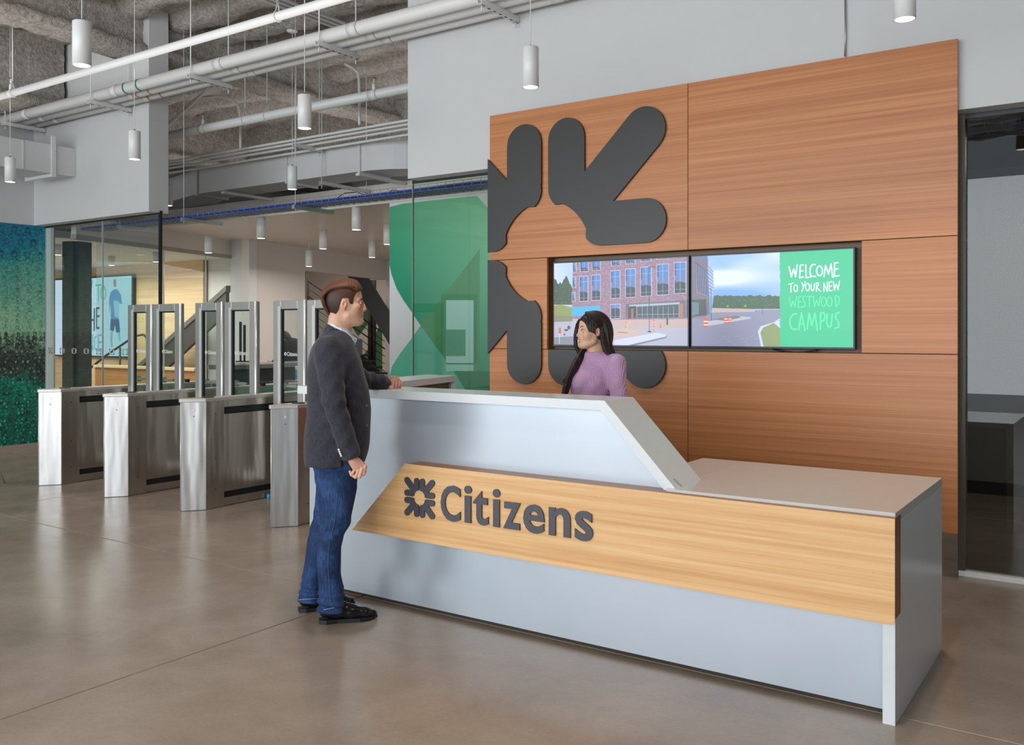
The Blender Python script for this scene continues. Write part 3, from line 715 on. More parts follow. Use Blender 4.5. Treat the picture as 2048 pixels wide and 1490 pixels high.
# ================================================================== DRAWN PRINTS AND SCREEN PICTURES (numpy canvases)
class Canvas:
    def __init__(s, w, h, col=(0, 0, 0)):
        s.w, s.h = w, h; s.a = np.zeros((h, w, 3)); s.a[:] = np.array(col) / 255
        s.X, s.Y = np.meshgrid(np.arange(w) + .5, np.arange(h) + .5)
    def put(s, m, col):
        m = m[..., None]; s.a = s.a * (1 - m) + (np.array(col) / 255 if not isinstance(col, np.ndarray) or col.ndim == 1 else col) * m
    def bbox(s, P, pad):
        x0 = max(0, int(min(p[0] for p in P) - pad)); x1 = min(s.w, int(max(p[0] for p in P) + pad) + 2)
        y0 = max(0, int(min(p[1] for p in P) - pad)); y1 = min(s.h, int(max(p[1] for p in P) + pad) + 2)
        return x0, x1, y0, y1
    def poly(s, P, col, alpha=1.0):
        x0, x1, y0, y1 = s.bbox(P, 1)
        if x1 <= x0 or y1 <= y0: return
        X, Y = s.X[y0:y1, x0:x1], s.Y[y0:y1, x0:x1]; acc = np.zeros(X.shape)
        for ox, oy in ((-.25, -.25), (.25, -.25), (-.25, .25), (.25, .25)):
            ins = np.zeros(X.shape, bool); n = len(P)
            for i in range(n):
                (ax, ay), (bx, by) = P[i], P[(i + 1) % n]
                if ay == by: continue
                c = ((ay > Y + oy) != (by > Y + oy)) & (X + ox < (bx - ax) * (Y + oy - ay) / (by - ay) + ax)
                ins ^= c
            acc += ins * .25
        acc = acc[..., None] * alpha
        c = np.array(col) / 255
        s.a[y0:y1, x0:x1] = s.a[y0:y1, x0:x1] * (1 - acc) + c * acc
    def line(s, P, r, col, alpha=1.0):
        x0, x1, y0, y1 = s.bbox(P, r + 2)
        if x1 <= x0 or y1 <= y0: return
        X, Y = s.X[y0:y1, x0:x1], s.Y[y0:y1, x0:x1]; D = np.full(X.shape, 1e9)
        for (ax, ay), (bx, by) in zip(P[:-1], P[1:]):
            dx, dy = bx - ax, by - ay; L = dx * dx + dy * dy + 1e-9
            t = np.clip(((X - ax) * dx + (Y - ay) * dy) / L, 0, 1)
            D = np.minimum(D, np.hypot(X - ax - t * dx, Y - ay - t * dy))
        m = np.clip(r + .5 - D, 0, 1)[..., None] * alpha
        s.a[y0:y1, x0:x1] = s.a[y0:y1, x0:x1] * (1 - m) + np.array(col) / 255 * m
    def ell(s, cx, cy, rx, ry): return [(cx + rx * math.cos(t), cy + ry * math.sin(t)) for t in np.linspace(0, 2 * PI, 22)]
    def noise(s, sx, sy, seed, amp, x0=0, x1=None, y0=0, y1=None, oct=2):
        r = np.random.default_rng(seed); out = np.zeros((s.h, s.w))
        for o in range(oct):
            nx, ny = max(2, int(s.w / sx * 2 ** o)), max(2, int(s.h / sy * 2 ** o)); g = r.normal(0, 1, (ny + 1, nx + 1))
            xi = s.X / s.w * nx * .999; yi = s.Y / s.h * ny * .999; xf, yf = xi.astype(int), yi.astype(int); u, v = xi - xf, yi - yf
            u = u * u * (3 - 2 * u); v = v * v * (3 - 2 * v)
            out += (g[yf, xf] * (1 - u) * (1 - v) + g[yf, xf + 1] * u * (1 - v) + g[yf + 1, xf] * (1 - u) * v + g[yf + 1, xf + 1] * u * v) / 2 ** o
        return out * amp
    def image(s, name):
        im = bpy.data.images.new(name, s.w, s.h, alpha=False); im.colorspace_settings.name = 'sRGB'
        px = np.ones((s.h, s.w, 4), np.float32); px[..., :3] = np.clip(s.a[::-1], 0, 1)
        im.pixels.foreach_set(px.ravel()); im.update(); im.pack(); return im
def print_mat(name, im, emission=0.0, rough=0.5, spec=0.5):
    s = NT(name).base('000000' if emission else 'ffffff', rough, 0, spec)
    t = s.add('ShaderNodeTexImage'); t.image = im; t.extension = 'REPEAT'
    if emission:
        s.link(t.outputs[0], s.b.inputs['Emission Color']); s.b.inputs['Emission Strength'].default_value = emission
    else: s.link(t.outputs[0], s.b.inputs['Base Color'])
    return s.m
def print_panel(name, p00, p10, p11, p01, mat, back, edge_mat, uv=(0, 0, 1, 1)):
    """flat board with a printed front: p00 lower left ... counter-clockwise; back = thickness vector"""
    P = [Vector(p) for p in (p00, p10, p11, p01)]; B = [p + Vector(back) for p in P]
    bm = bmesh.new(); a = [bm.verts.new(p) for p in P]; b = [bm.verts.new(p) for p in B]
    ul = bm.loops.layers.uv.new('uv')
    f = bm.faces.new(a); f.material_index = 0
    for l, c in zip(f.loops, ((uv[0], uv[1]), (uv[2], uv[1]), (uv[2], uv[3]), (uv[0], uv[3]))): l[ul].uv = c
    for k in range(4): bm.faces.new([a[(k + 1) % 4], a[k], b[k], b[(k + 1) % 4]]).material_index = 1
    bm.faces.new(b[::-1]).material_index = 1
    me = bpy.data.meshes.new(name); bm.to_mesh(me); bm.free(); me.materials.append(mat); me.materials.append(edge_mat)
    o = bpy.data.objects.new(name, me); C.objects.link(o); return o
SCREEN = 1.0
# ---- the two wall displays: one picture across both
TVX0, TVX1, TVX2, TVX3, TVZ0, TVZ1 = -3.742, -2.626, -2.594, -1.492, 1.398, 2.030
CW, CH = 1400, 400
cv = Canvas(CW, CH, (205, 222, 248))
def uvp(px, py):
    p = onY(px, py, 6.03); return ((p.x - TVX0) / (TVX3 - TVX0) * CW, (TVZ1 - p.z) / (TVZ1 - TVZ0) * CH)
def a4(x, y): return uvp(1080 + x * 320 / 1834, 470 + y * 260 / 1490)
def a5(x, y): return uvp(1380 + x * 360 / 2048, 470 + y * 260 / 1479)
def a6(x, y): return uvp(1500 + x * 230 / 1490, 480 + y * 230 / 1490)
cl = np.clip(cv.noise(260, 90, 5, 0.5) + 0.35 - cv.Y / CH * 0.2, 0, 1)
sky = np.stack([np.interp(cl, [0, 1], [120, 222]), np.interp(cl, [0, 1], [172, 234]), np.interp(cl, [0, 1], [236, 250])], -1) / 255
lf = np.clip(1 - cv.X / 300, 0, 1)[..., None]
cv.a = sky * (1 - lf) + np.array([205, 222, 248]) / 255 * lf
# ground
G4 = lambda L: [a4(*p) for p in L]; G5 = lambda L: [a5(*p) for p in L]
cv.poly(G4([(100, 960), (1834, 940), (1834, 1330), (100, 1330)]), (178, 180, 200))
cv.poly(G4([(100, 1180), (380, 1160), (380, 1260), (100, 1290)]), (130, 132, 150))
cv.poly(G5([(0, 900), (1060, 830), (1060, 1330), (0, 1330)]), (140, 142, 168))
cv.poly(G4([(780, 975), (1700, 960), (1700, 1065), (780, 1060)]), (196, 172, 170))
cv.poly(G4([(780, 1070), (1200, 1090), (1120, 1150), (820, 1200)]), (204, 178, 172))
# trees and hill left
xs_ = np.linspace(100, 400, 26); tp = [(100, 800)] + [(x, 520 + 40 * math.sin(x * .035) + random.uniform(-22, 22) + (60 if x > 320 else 0)) for x in xs_] + [(400, 800)]
cv.poly(G4(tp), (38, 70, 34)); 
for k in range(130):
    x, y = random.uniform(110, 380), random.uniform(540, 790); cv.poly(cv.ell(*a4(x, y), random.uniform(1.5, 4), random.uniform(1.5, 3.4)), random.choice([(58, 100, 40), (28, 52, 30), (70, 118, 48)]), 0.7)
cv.poly(G4([(100, 815), (240, 800), (370, 830), (370, 985), (100, 995)]), (134, 150, 70)); cv.poly(G4([(100, 920), (370, 930), (370, 990), (100, 998)]), (128, 128, 96))
for x in range(180, 370, 60): cv.line(G4([(x, 770), (x, 812)]), 0.5, (190, 190, 196))
# brick building
cv.poly(G4([(378, 200), (1900, 100), (1900, 960), (830, 972), (365, 960)]), (150, 118, 140))
bn = cv.noise(9, 4, 9, 0.035)
mask = ((cv.X > a4(378, 500)[0]) & (cv.X < a4(1790, 500)[0]) & (cv.Y < a4(900, 960)[1]))
cv.a += (bn * mask)[..., None]
def window(x0, y0, x1, y1, dark=0.4, slant=0.0, spandrel=None):
    s_ = -0.055
    q = lambda x, y: (x, y + s_ * (x - x0))
    cv.poly(G4([q(x0 - 6, y0 - 6), q(x1 + 6, y0 - 6), q(x1 + 6, y1 + 6), q(x0 - 6, y1 + 6)]), (205, 210, 235))
    cv.poly(G4([q(x0, y0), q(x1, y0), q(x1, y1), q(x0, y1)]), (70, 128, 200))
    yd = y0 + (y1 - y0) * (1 - dark)
    cv.poly(G4([q(x0, yd), q((x0 + x1) / 2, yd - 14), q(x1, yd + 6), q(x1, y1), q(x0, y1)]), (22, 44, 62))
    cv.poly(G4([q(x0, y0 + 8), q(x0 + 14, y0 + 8), q(x0 + 14, y1), q(x0, y1)]), (18, 40, 90), 0.8)
    if spandrel: cv.poly(G4([q(x0, spandrel[0]), q(x1, spandrel[0]), q(x1, spandrel[1]), q(x0, spandrel[1])]), (98, 122, 178))
    xm = (x0 + x1) / 2
    cv.line(G4([q(xm, y0), q(xm, y1)]), 0.8, (190, 205, 235))
    for yy in (y0 + (y1 - y0) * 0.22, y1 - (y1 - y0) * 0.12): cv.line(G4([q(x0, yy), q(x1, yy)]), 0.7, (190, 205, 235))
for (x0, y0, x1, y1) in ((462, 270, 550, 418), (600, 260, 690, 402), (820, 235, 918, 352), (984, 225, 1088, 328), (1156, 215, 1268, 302), (1336, 205, 1464, 278), (1540, 195, 1668, 250)): window(x0, y0, x1, y1, 0.2)
for (x0, y0, x1, y1) in ((456, 476, 546, 758), (596, 462, 688, 748), (814, 414, 914, 724), (982, 394, 1090, 714), (1156, 372, 1274, 700), (1342, 340, 1470, 686), (1542, 318, 1668, 668)):
    window(x0, y0, x1, y1, 0.34, spandrel=(y0 + (y1 - y0) * 0.42, y0 + (y1 - y0) * 0.6))
for (x0, y0, x1, y1) in ((378, 310, 410, 430), (374, 482, 406, 600), (370, 660, 398, 762)): window(x0, y0, x1, y1, 0.25)
window(812, 800, 914, 958, 0.7)
cv.poly(G4([(368, 826), (686, 808), (686, 930), (368, 930)]), (38, 170, 226))
for k in range(16): cv.line(G4([(368 + k * 20, 820), (368 + k * 20, 930)]), 0.35, (150, 220, 245))
cv.poly(G4([(980, 790), (1668, 745), (1668, 945), (980, 965)]), (104, 96, 110)); cv.poly(G4([(1020, 800), (1600, 770), (1600, 815), (1020, 825)]), (170, 180, 210))
cv.poly(G4([(1110, 822), (1588, 795), (1588, 942), (1110, 945)]), (48, 66, 80)); cv.poly(G4([(1010, 820), (1100, 815), (1100, 948), (1010, 955)]), (40, 40, 50)); cv.poly(G4([(1044, 845), (1068, 843), (1068, 965), (1044, 965)]), (150, 110, 70))
for k in range(9): x = 1110 + k * 60; cv.line(G4([(x, 818), (x, 944)]), 0.8, (196, 206, 220))
cv.line(G4([(1110, 912), (1588, 905)]), 0.8, (196, 206, 220)); cv.poly(G4([(1590, 790), (1640, 785), (1640, 945), (1590, 948)]), (160, 120, 100))
# kerb island, lamp post, cones, barrels
cv.poly(G4([(850, 1205), (1330, 1120), (1450, 1140), (1440, 1165), (1000, 1265), (850, 1260)]), (206, 212, 240)); cv.poly(G4([(1000, 1265), (1440, 1165), (1450, 1140), (1450, 1180), (1010, 1285), (860, 1290), (850, 1262)]), (110, 118, 150))
cv.line(G4([(1246, 365), (1252, 1105)]), 1.3, (36, 40, 66)); cv.line(G4([(1246, 368), (1310, 362)]), 1.5, (36, 40, 66)); cv.poly(G4([(1232, 1100), (1272, 1100), (1272, 1114), (1232, 1114)]), (30, 34, 50))
for x, y0, y1 in ((1304, 968, 1100), (982, 955, 1060)):
    cv.line(G4([(x, y0), (x, y1)]), 1.8, (226, 70, 60)); 
    for k in range(3): yy = y0 + (y1 - y0) * (0.25 + k * 0.25); cv.line(G4([(x - 5, yy), (x + 5, yy)]), 1.2, (240, 240, 244))
cv.poly(G4([(1380, 1005), (1392, 1066), (1368, 1066)]), (214, 110, 80)); cv.poly(G4([(1448, 950), (1466, 950), (1466, 1030), (1448, 1030)]), (46, 50, 66))
cv.line(G4([(1030, 985), (975, 1100)]), 2.0, (224, 196, 80)); cv.line(G4([(895, 1115), (1000, 1120)]), 1.4, (110, 90, 80))
cv.poly(G4([(216, 1062), (238, 1062), (242, 1128), (212, 1128)]), (232, 76, 64)); cv.line(G4([(222, 1130), (222, 1245)]), 1.2, (236, 236, 244))
for (x, y, rx, ry, c_) in ((300, 1090, 12, 5, (50, 56, 70)), (330, 1060, 9, 9, (60, 60, 84)), (280, 1140, 5, 4, (40, 44, 54)), (345, 1010, 6, 4, (190, 160, 150)), (140, 1010, 8, 10, (80, 92, 130))): cv.poly(cv.ell(*a4(x, y), rx, ry), c_)
# second display
cv.poly(G5([(-40, 180), (180, 180), (200, 260), (226, 900), (170, 925), (-40, 940)]), (116, 104, 120))
cv.poly(G5([(60, 300), (190, 420), (215, 700), (80, 640)]), (62, 72, 110)); 
for k in range(7): x = 70 + k * 20; cv.line(G5([(x, 330 + k * 16), (x + 12, 660 + k * 7)]), 0.9, (170, 180, 215))
cv.poly(G5([(70, 200), (185, 200), (190, 330), (80, 260)]), (92, 110, 160))
cv.poly(G5([(200, 330), (258, 400), (270, 700), (216, 690)]), (160, 190, 236))
for k in range(8): cv.line(G5([(200, 350 + k * 42), (268, 425 + k * 36)]), 0.8, (54, 66, 100))
cv.poly(G5([(-40, 740), (180, 730), (190, 910), (-40, 935)]), (52, 66, 74)); cv.poly(G5([(0, 760), (100, 770), (100, 900), (0, 925)]), (96, 124, 130))
tl_ = [(250, 840)] + [(x, 690 + random.uniform(-9, 9)) for x in np.linspace(270, 1030, 40)] + [(1030, 840)]
cv.poly(G5(tl_), (40, 84, 50))
for k in range(160): cv.poly(cv.ell(*a5(random.uniform(280, 1020), random.uniform(705, 830)), random.uniform(1.5, 4), random.uniform(1.2, 3)), random.choice([(58, 108, 60), (30, 66, 42), (70, 124, 72)]), 0.6)
for x in (428, 628): cv.poly(cv.ell(*a5(x, 808), 5, 5.5), (120, 170, 60))
cv.line(G5([(236, 600), (242, 985)]), 1.1, (38, 42, 60)); cv.line(G5([(700, 850), (1030, 845)]), 1.2, (196, 206, 228)); cv.line(G5([(820, 790), (822, 900)]), 0.6, (60, 60, 80))
cv.poly(G5([(250, 830), (600, 838), (740, 850), (730, 875), (250, 880)]), (196, 176, 176))
cv.poly(G5([(180, 985), (560, 925), (690, 935), (690, 950), (380, 1005), (180, 1040)]), (190, 190, 206)); cv.poly(G5([(250, 960), (540, 915), (580, 940), (400, 975)]), (120, 116, 120))
for x, y, s_ in ((180, 1000, 1.25), (408, 968, 1.0), (455, 966, 0.9)):
    cv.poly(G5([(x - 18 * s_, y - 44 * s_), (x + 16 * s_, y - 44 * s_), (x + 20 * s_, y + 40 * s_), (x - 22 * s_, y + 40 * s_)]), (222, 92, 48))
    for q in (-18, 12): cv.poly(G5([(x - 20 * s_, y + q * s_), (x + 18 * s_, y + q * s_), (x + 19 * s_, y + (q + 11) * s_), (x - 21 * s_, y + (q + 11) * s_)]), (238, 232, 232))
for k in range(10): cv.line(G5([(350 + k * 42, 1150 + (k % 4) * 30), (400 + k * 42, 1152 + (k % 4) * 30)]), 0.7, (178, 182, 206), 0.7)
cv.poly(G5([(820, 1330), (770, 1100), (800, 1040), (960, 990), (1060, 960), (1060, 1330)]), (208, 212, 236)); cv.poly(G5([(850, 1330), (800, 1110), (830, 1055), (950, 1000), (1060, 1090), (1060, 1330)]), (136, 152, 92))
cv.line(G5([(1030, 950), (975, 985), (985, 1010), (1040, 1060)]), 2.6, (206, 214, 236)); 
torn = [(1022, 160)] + [(1022 + random.uniform(-5, 7), y) for y in range(180, 1290, 30)] + [(1022, 1320), (1940, 1320), (1940, 60)]
cv.poly(G5(torn), (0, 196, 138))
def S(L, r, col): cv.line([a6(*p) for p in L], r, col)
def O(cx, cy, rx, ry, r, col): S([(cx + rx * math.cos(t), cy + ry * math.sin(t)) for t in np.linspace(0, 2 * PI, 20)], r, col)
Wc, Lc = (248, 252, 255), (62, 244, 160)
for L in ([(505,345),(535,475),(565,375),(590,478),(610,320)], [(690,322),(650,330),(642,490),(690,480)], [(648,405),(685,398)], [(722,320),(725,488),(780,480)], [(845,318),(805,318),(780,360),(775,420),(790,470),(850,472)], [(957,475),(978,330),(1015,440),(1050,310),(1070,485)], [(1140,292),(1095,297),(1093,470),(1152,462)], [(1095,380),(1140,372)]): S(L, 2.9, Wc)
O(900, 400, 38, 62, 2.9, Wc)
for L in ([(505,572),(560,558)], [(530,570),(532,675)], [(670,550),(692,610)], [(715,540),(672,668)], [(790,570),(792,640),(810,658),(828,640),(835,565)], [(860,665),(860,552),(882,556),(888,585),(862,612),(912,664)], [(957,665),(957,560),(1000,665),(1002,545)], [(1060,540),(1027,545),(1026,660),(1066,652)], [(1026,600),(1056,595)], [(1080,540),(1092,650),(1115,570),(1140,645),(1158,535)]): S(L, 2.2, Wc)
O(592, 625, 25, 42, 2.2, Wc); O(745, 610, 25, 48, 2.2, Wc)
for L in ([(508,745),(530,865),(555,790),(580,865),(600,735)], [(662,730),(628,735),(622,875),(672,868)], [(626,805),(660,800)], [(716,725),(688,738),(690,780),(714,822),(706,862),(675,866)], [(735,735),(802,728)], [(768,732),(768,868)], [(820,730),(835,860),(862,780),(890,855),(912,725)], [(1105,720),(1110,862),(1142,832),(1160,780),(1148,735),(1105,720)]): S(L, 1.9, Lc)
O(955, 800, 30, 62, 1.9, Lc); O(1030, 800, 32, 60, 1.9, Lc)
for L in ([(602,958),(558,962),(520,1020),(515,1090),(540,1145),(572,1160),(606,1150)], [(632,1160),(665,945),(712,1170)], [(642,1092),(696,1086)], [(740,1150),(765,950),(800,1110),(840,950),(872,1168)], [(910,1155),(915,945),(958,942),(974,995),(952,1048),(915,1055)], [(1000,960),(995,1080),(1020,1132),(1052,1112),(1065,960)], [(1152,940),(1112,955),(1110,1010),(1150,1070),(1146,1128),(1100,1145)]): S(L, 3.1, Lc)
k0 = int((TVX1 - TVX0) / (TVX3 - TVX0) * CW); k1 = int((TVX2 - TVX0) / (TVX3 - TVX0) * CW)
cA, cB = Canvas(k0, CH), Canvas(CW - k1, CH); cA.a = cv.a[:, :k0].copy(); cB.a = cv.a[:, k1:].copy()
M['pic_a'] = print_mat('site_photo_screen', cA.image('site_photo'), SCREEN, 0.25)
M['pic_b'] = print_mat('welcome_screen', cB.image('welcome_picture'), SCREEN, 0.25)
# ---- photo mosaic mural on the left wall: 1.1 m x 2.75 m tile
mw, mh = 400, 1000
mu = Canvas(mw, mh)
yy = mu.Y / mh; n1 = mu.noise(160, 130, 3, 0.05)
stops = [0, .07, .16, .3, .45, .5, .56, .62, .68, .72, .85, 1]
cols = np.array([(14, 112, 140), (18, 122, 142), (66, 150, 140), (112, 172, 146), (138, 182, 148), (118, 160, 128), (70, 92, 78), (44, 50, 46), (52, 72, 62), (8, 132, 104), (10, 104, 84), (6, 96, 80)]) / 255
tt = np.clip(yy + n1, 0, 1)
mu.a = np.stack([np.interp(tt, stops, cols[:, k]) for k in range(3)], -1)
r_ = random.Random(4)
def person_icon(x, y, s, col, al, hair):
    mu.line([(x + s * 0.42 * math.cos(t), y + s * 0.5 * math.sin(t)) for t in np.linspace(0, 2 * PI, 12)], s * 0.09, col, al)
    if hair: mu.poly([(x - s * .5, y + s * .1), (x - s * .42, y - s * .5), (x, y - s * .75), (x + s * .42, y - s * .5), (x + s * .5, y + s * .1), (x + s * .3, y - s * .2), (x - s * .3, y - s * .2)], col, al)
    mu.line([(x - s * .2, y + s * .5), (x - s * .3, y + s * .75), (x - s * .9, y + s * 1.05)], s * 0.07, col, al); mu.line([(x + s * .2, y + s * .5), (x + s * .3, y + s * .75), (x + s * .9, y + s * 1.05)], s * 0.07, col, al)
for j in range(3):
    for i in range(7):
        person_icon(30 + i * 58 + (j % 2) * 26, 26 + j * 56, 25 * r_.uniform(.8, 1.15), (6, 66, 92), .6, r_.random() < .6)
for j in range(12):
    y = 195 + j * 27
    for i in range(8):
        if r_.random() < .8: person_icon(26 + i * 50 + r_.uniform(-3, 3), y + r_.uniform(-4, 4), 13 * r_.uniform(.7, 1.1), r_.choice([(40, 96, 88), (84, 92, 70), (60, 108, 92)]), .7, r_.random() < .6)
for j in range(34):
    y = 500 + j * 15.5
    for i in range(17):
        x = i * 25 + r_.uniform(-8, 8); f = y / mh; s_ = r_.uniform(7, 12)
        if f < .7: c_, d_ = r_.choice([(136, 160, 140), (96, 122, 104), (60, 76, 66)]), r_.choice([(20, 26, 24), (34, 44, 38)])
        else: c_, d_ = r_.choice([(24, 168, 134), (16, 150, 118), (84, 188, 152), (0, 110, 88)]), r_.choice([(0, 70, 58), (2, 50, 42), (0, 92, 74)])
        al = .75 if r_.random() < .75 else .2
        mu.poly([(x - s_ * 1.2, y + s_ * 2.2), (x - s_ * .8, y + s_), (x + s_ * .8, y + s_), (x + s_ * 1.2, y + s_ * 2.2)], d_, al)
        mu.poly(mu.ell(x, y, s_ * .75, s_ * .95), d_, al); mu.poly(mu.ell(x, y + s_ * .15, s_ * .5, s_ * .65), c_, al)
mu.a += mu.noise(7, 7, 12, .045)[..., None]
M['mosaic'] = print_mat('photo_mosaic_print', mu.image('photo_mosaic'), 0, 0.55)
# ---- green wall graphic (x -7.142 .. -4.36, z 0 .. 3.0)
gw, gh = 700, 750
gm = Canvas(gw, gh, (222, 222, 222))
def g(px, py):
    p = onY(px, py, 7.9); return ((p.x + 7.142) / 2.782 * gw, (3.0 - p.z) / 3.0 * gh)
gx_, gy_ = gm.X / gw, gm.Y / gh
grad = np.clip(gx_ * 0.9 + (0.62 - gy_) * 1.0, 0, 1)[..., None]
gcol = np.array([6, 132, 98]) / 255 * (1 - grad) + np.array([128, 200, 152]) / 255 * grad
base = gm.a.copy()
msk = Canvas(gw, gh, (0, 0, 0))
msk.poly([g(780, 414), g(806, 407), (g(954, 391)[0], g(954, 391)[1]), g(977, 416), g(1030, 480), g(1030, 1000), (g(929, 777)[0], g(929, 777)[1]), g(895, 724), g(842, 651), g(825, 625), g(808, 601), g(794, 577), g(784, 549), g(780, 530)], (255, 255, 255))
m_ = msk.a[..., :1]; gm.a = gm.a * (1 - m_) + gcol * m_
gm.poly([g(780, 752), g(785, 732), g(799, 710), g(822, 679), g(842, 651), g(895, 724), g(929, 777), g(990, 860), g(780, 860)], (96, 186, 158))
gm.poly([g(842, 651), g(960, 498), g(960, 860), g(990, 860), g(895, 724)], (84, 152, 96), 0.85)
gm.poly([g(883, 588), g(955, 588), g(955, 727), g(895, 724), g(883, 706)], (40, 140, 84), 0.8)
gm.poly([g(893, 600), g(948, 600), g(948, 727), g(893, 727)], (176, 220, 206)); gm.poly([g(893, 659), g(932, 659), g(932, 712), g(893, 712)], (70, 160, 122)); gm.line([g(893, 727), g(948, 727)], 1.5, (40, 140, 100)); gm.poly([g(893, 729), g(948, 729), g(948, 742), g(893, 742)], (160, 214, 196))
gm.poly([g(910, 742), g(1000, 742), g(1000, 880), g(962, 830)], (22, 128, 84))
M['green_art'] = print_mat('green_wall_graphic', gm.image('green_graphic'), 0, 0.3)
# ---- big screen in the meeting room
sw, sh = 560, 320
sc = Canvas(sw, sh, (190, 222, 238))
sc.a = np.stack([np.interp(sc.X / sw, [0, 1], [a, b]) for a, b in ((205, 168), (226, 218), (246, 232))], -1) / 255
def q7(x, y):
    p = onY(x / 4.515, 430 + y / 4.515, 10.46); return ((p.x + 18.93) / 2.76 * sw, (2.587 - p.z) / 1.575 * sh)
def s7(L, r, c): sc.line([q7(*p) for p in L], r, c)
T1, T2, T3 = (76, 190, 150), (74, 92, 104), (90, 170, 186)
s7([(820, 600), (832, 660)], 3, T1); s7([(848, 590), (828, 740)], 3, T1); s7([(880, 635), (925, 632)], 3.4, T1); s7([(902, 634), (902, 780)], 3.4, T1)
sc.line([q7(945 + 22 * math.cos(t), 705 + 62 * math.sin(t)) for t in np.linspace(0, 2 * PI, 20)], 3.2, T1)
s7([(832, 860), (830, 1050)], 5, T2); s7([(866, 850), (864, 1040)], 5, T2); s7([(830, 950), (866, 945)], 4.5, T2)
for a_, b_ in ((842, 840), (915, 912), (1022, 1018)): s7([(888, a_), (908, b_)], 4.5, T2)
s7([(886, 842), (886, 1020)], 4.5, T2)
s7([(820, 1230), (820, 1085), (850, 1225), (850, 1080)], 3, T3); s7([(884, 1090), (868, 1110), (866, 1200), (884, 1220)], 3, T3); s7([(935, 1082), (902, 1086), (902, 1225), (940, 1220)], 3, T3); s7([(902, 1150), (930, 1146)], 3, T3)
for x in (975,): s7([(x, 560), (x, 1270)], .6, (150, 190, 205))
for y in (805, 1035): s7([(530, y), (1180, y - 5)], .6, (150, 190, 205))
def P7(L, c): sc.poly([q7(*p) for p in L], c)
P7([(1036, 600), (1050, 572), (1064, 600), (1060, 650), (1042, 650)], (150, 140, 132))
P7([(1010, 700), (1045, 670), (1075, 672), (1105, 720), (1115, 800), (1090, 800), (1085, 940), (1015, 940), (1010, 800), (998, 900), (1000, 760)], (88, 150, 196))
P7([(1036, 770), (1090, 780), (1085, 930), (1050, 920)], (146, 196, 222))
P7([(1012, 940), (1088, 940), (1098, 1060), (1062, 1060), (1052, 990), (1040, 1050), (1008, 1040)], (62, 104, 142))
P7([(1012, 1050), (1034, 1050), (1028, 1140), (1034, 1195), (1014, 1195), (1010, 1140)], (140, 176, 192)); P7([(1074, 1060), (1098, 1060), (1104, 1140), (1090, 1140)], (130, 190, 214))
M['big_screen'] = print_mat('meeting_room_screen', sc.image('meeting_screen'), 1.0, 0.4)
# ================================================================== OAK FEATURE WALL
WOODW = lambda sd: wood('warm_oak_veneer_%d' % int(sd * 10), [(0.30, '9c5c32'), (0.43, 'b26f3f'), (0.52, 'bd7a48'), (0.60, 'c68552'), (0.74, 'd09362')], 34, 0.22, 0.42, sd)
WX0, WX1, WZ0, WZ1, WY = -4.341, -0.879, 0.284, 3.257, 6.0
RX0, RX1, RZ0, RZ1 = -3.786, -1.435, 1.362, 2.076
fw = thing('oak_feature_wall', 'large oak veneer panel wall behind the desk with charcoal emblem pieces', 'wall panel', (-2.61, 6.0, 0.284))
gp2 = 0.0022
SX = -2.611
def wp(x0, x1, z0, z1, m): return part('oak_panel', MB().box(x0 + gp2, x1 - gp2, WY, WY + 0.028, z0 + gp2, z1 - gp2), m, fw, 0.0012)
w1, w2, w3, w4 = WOODW(0.0), WOODW(3.3), WOODW(6.1), WOODW(9.4)
wp(WX0, SX, RZ1, WZ1, w1); wp(SX, WX1, RZ1, WZ1, w2)
wp(WX0, RX0, RZ0, RZ1, w3); wp(RX1, WX1, RZ0, RZ1, w4)
wp(WX0, SX, WZ0, RZ0, w2); wp(SX, WX1, WZ0, RZ0, w1)
part('backing_frame', MB().box(WX0 + .01, WX1 - .01, WY + .028, WY + .034, RZ1, WZ1 - .01).box(WX0 + .01, RX0, WY + .028, WY + .034, RZ0, RZ1).box(RX1, WX1 - .01, WY + .028, WY + .034, RZ0, RZ1).box(WX0 + .01, WX1 - .01, WY + .028, WY + .034, WZ0 + .01, RZ0), M['dark'], fw)
M['recess'] = plain('recess_back', '7a6654', 0.6)
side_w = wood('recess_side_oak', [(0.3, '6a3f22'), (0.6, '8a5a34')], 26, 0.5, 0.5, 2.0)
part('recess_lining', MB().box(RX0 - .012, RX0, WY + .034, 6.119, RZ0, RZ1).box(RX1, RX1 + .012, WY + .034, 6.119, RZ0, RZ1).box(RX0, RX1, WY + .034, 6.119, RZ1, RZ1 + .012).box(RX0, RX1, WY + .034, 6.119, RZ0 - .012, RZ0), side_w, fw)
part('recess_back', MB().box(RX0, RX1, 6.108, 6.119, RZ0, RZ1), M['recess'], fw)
ECX, ECZ = -3.797, 2.111
def clip(pts, ax, val, keep_less):
    out = []; n = len(pts)
    for i in range(n):
        p, q = pts[i], pts[(i + 1) % n]; a, b = p[ax] - val, q[ax] - val
        if keep_less: a, b = -a, -b
        if a >= 0: out.append(p)
        if (a >= 0) != (b >= 0): t = a / (a - b); out.append((p[0] + (q[0] - p[0]) * t, p[1] + (q[1] - p[1]) * t))
    return out
for sx, sz in ((1, 1), (-1, 1), (-1, -1)):
    pts = [(ECX + u * sx, ECZ + v * sz) for u, v in EMB]
    pts = clip(pts, 0, WX0 - 0.004, False)
    part('emblem_piece', MB().prism([(x, WY - 0.022, z) for x, z in pts], (0, 0.021, 0)), M['charcoal'], fw, 0.001)
pts = [(ECX + u, ECZ - v) for u, v in EMB]
lo = clip(pts, 1, RZ0 - 0.001, True)
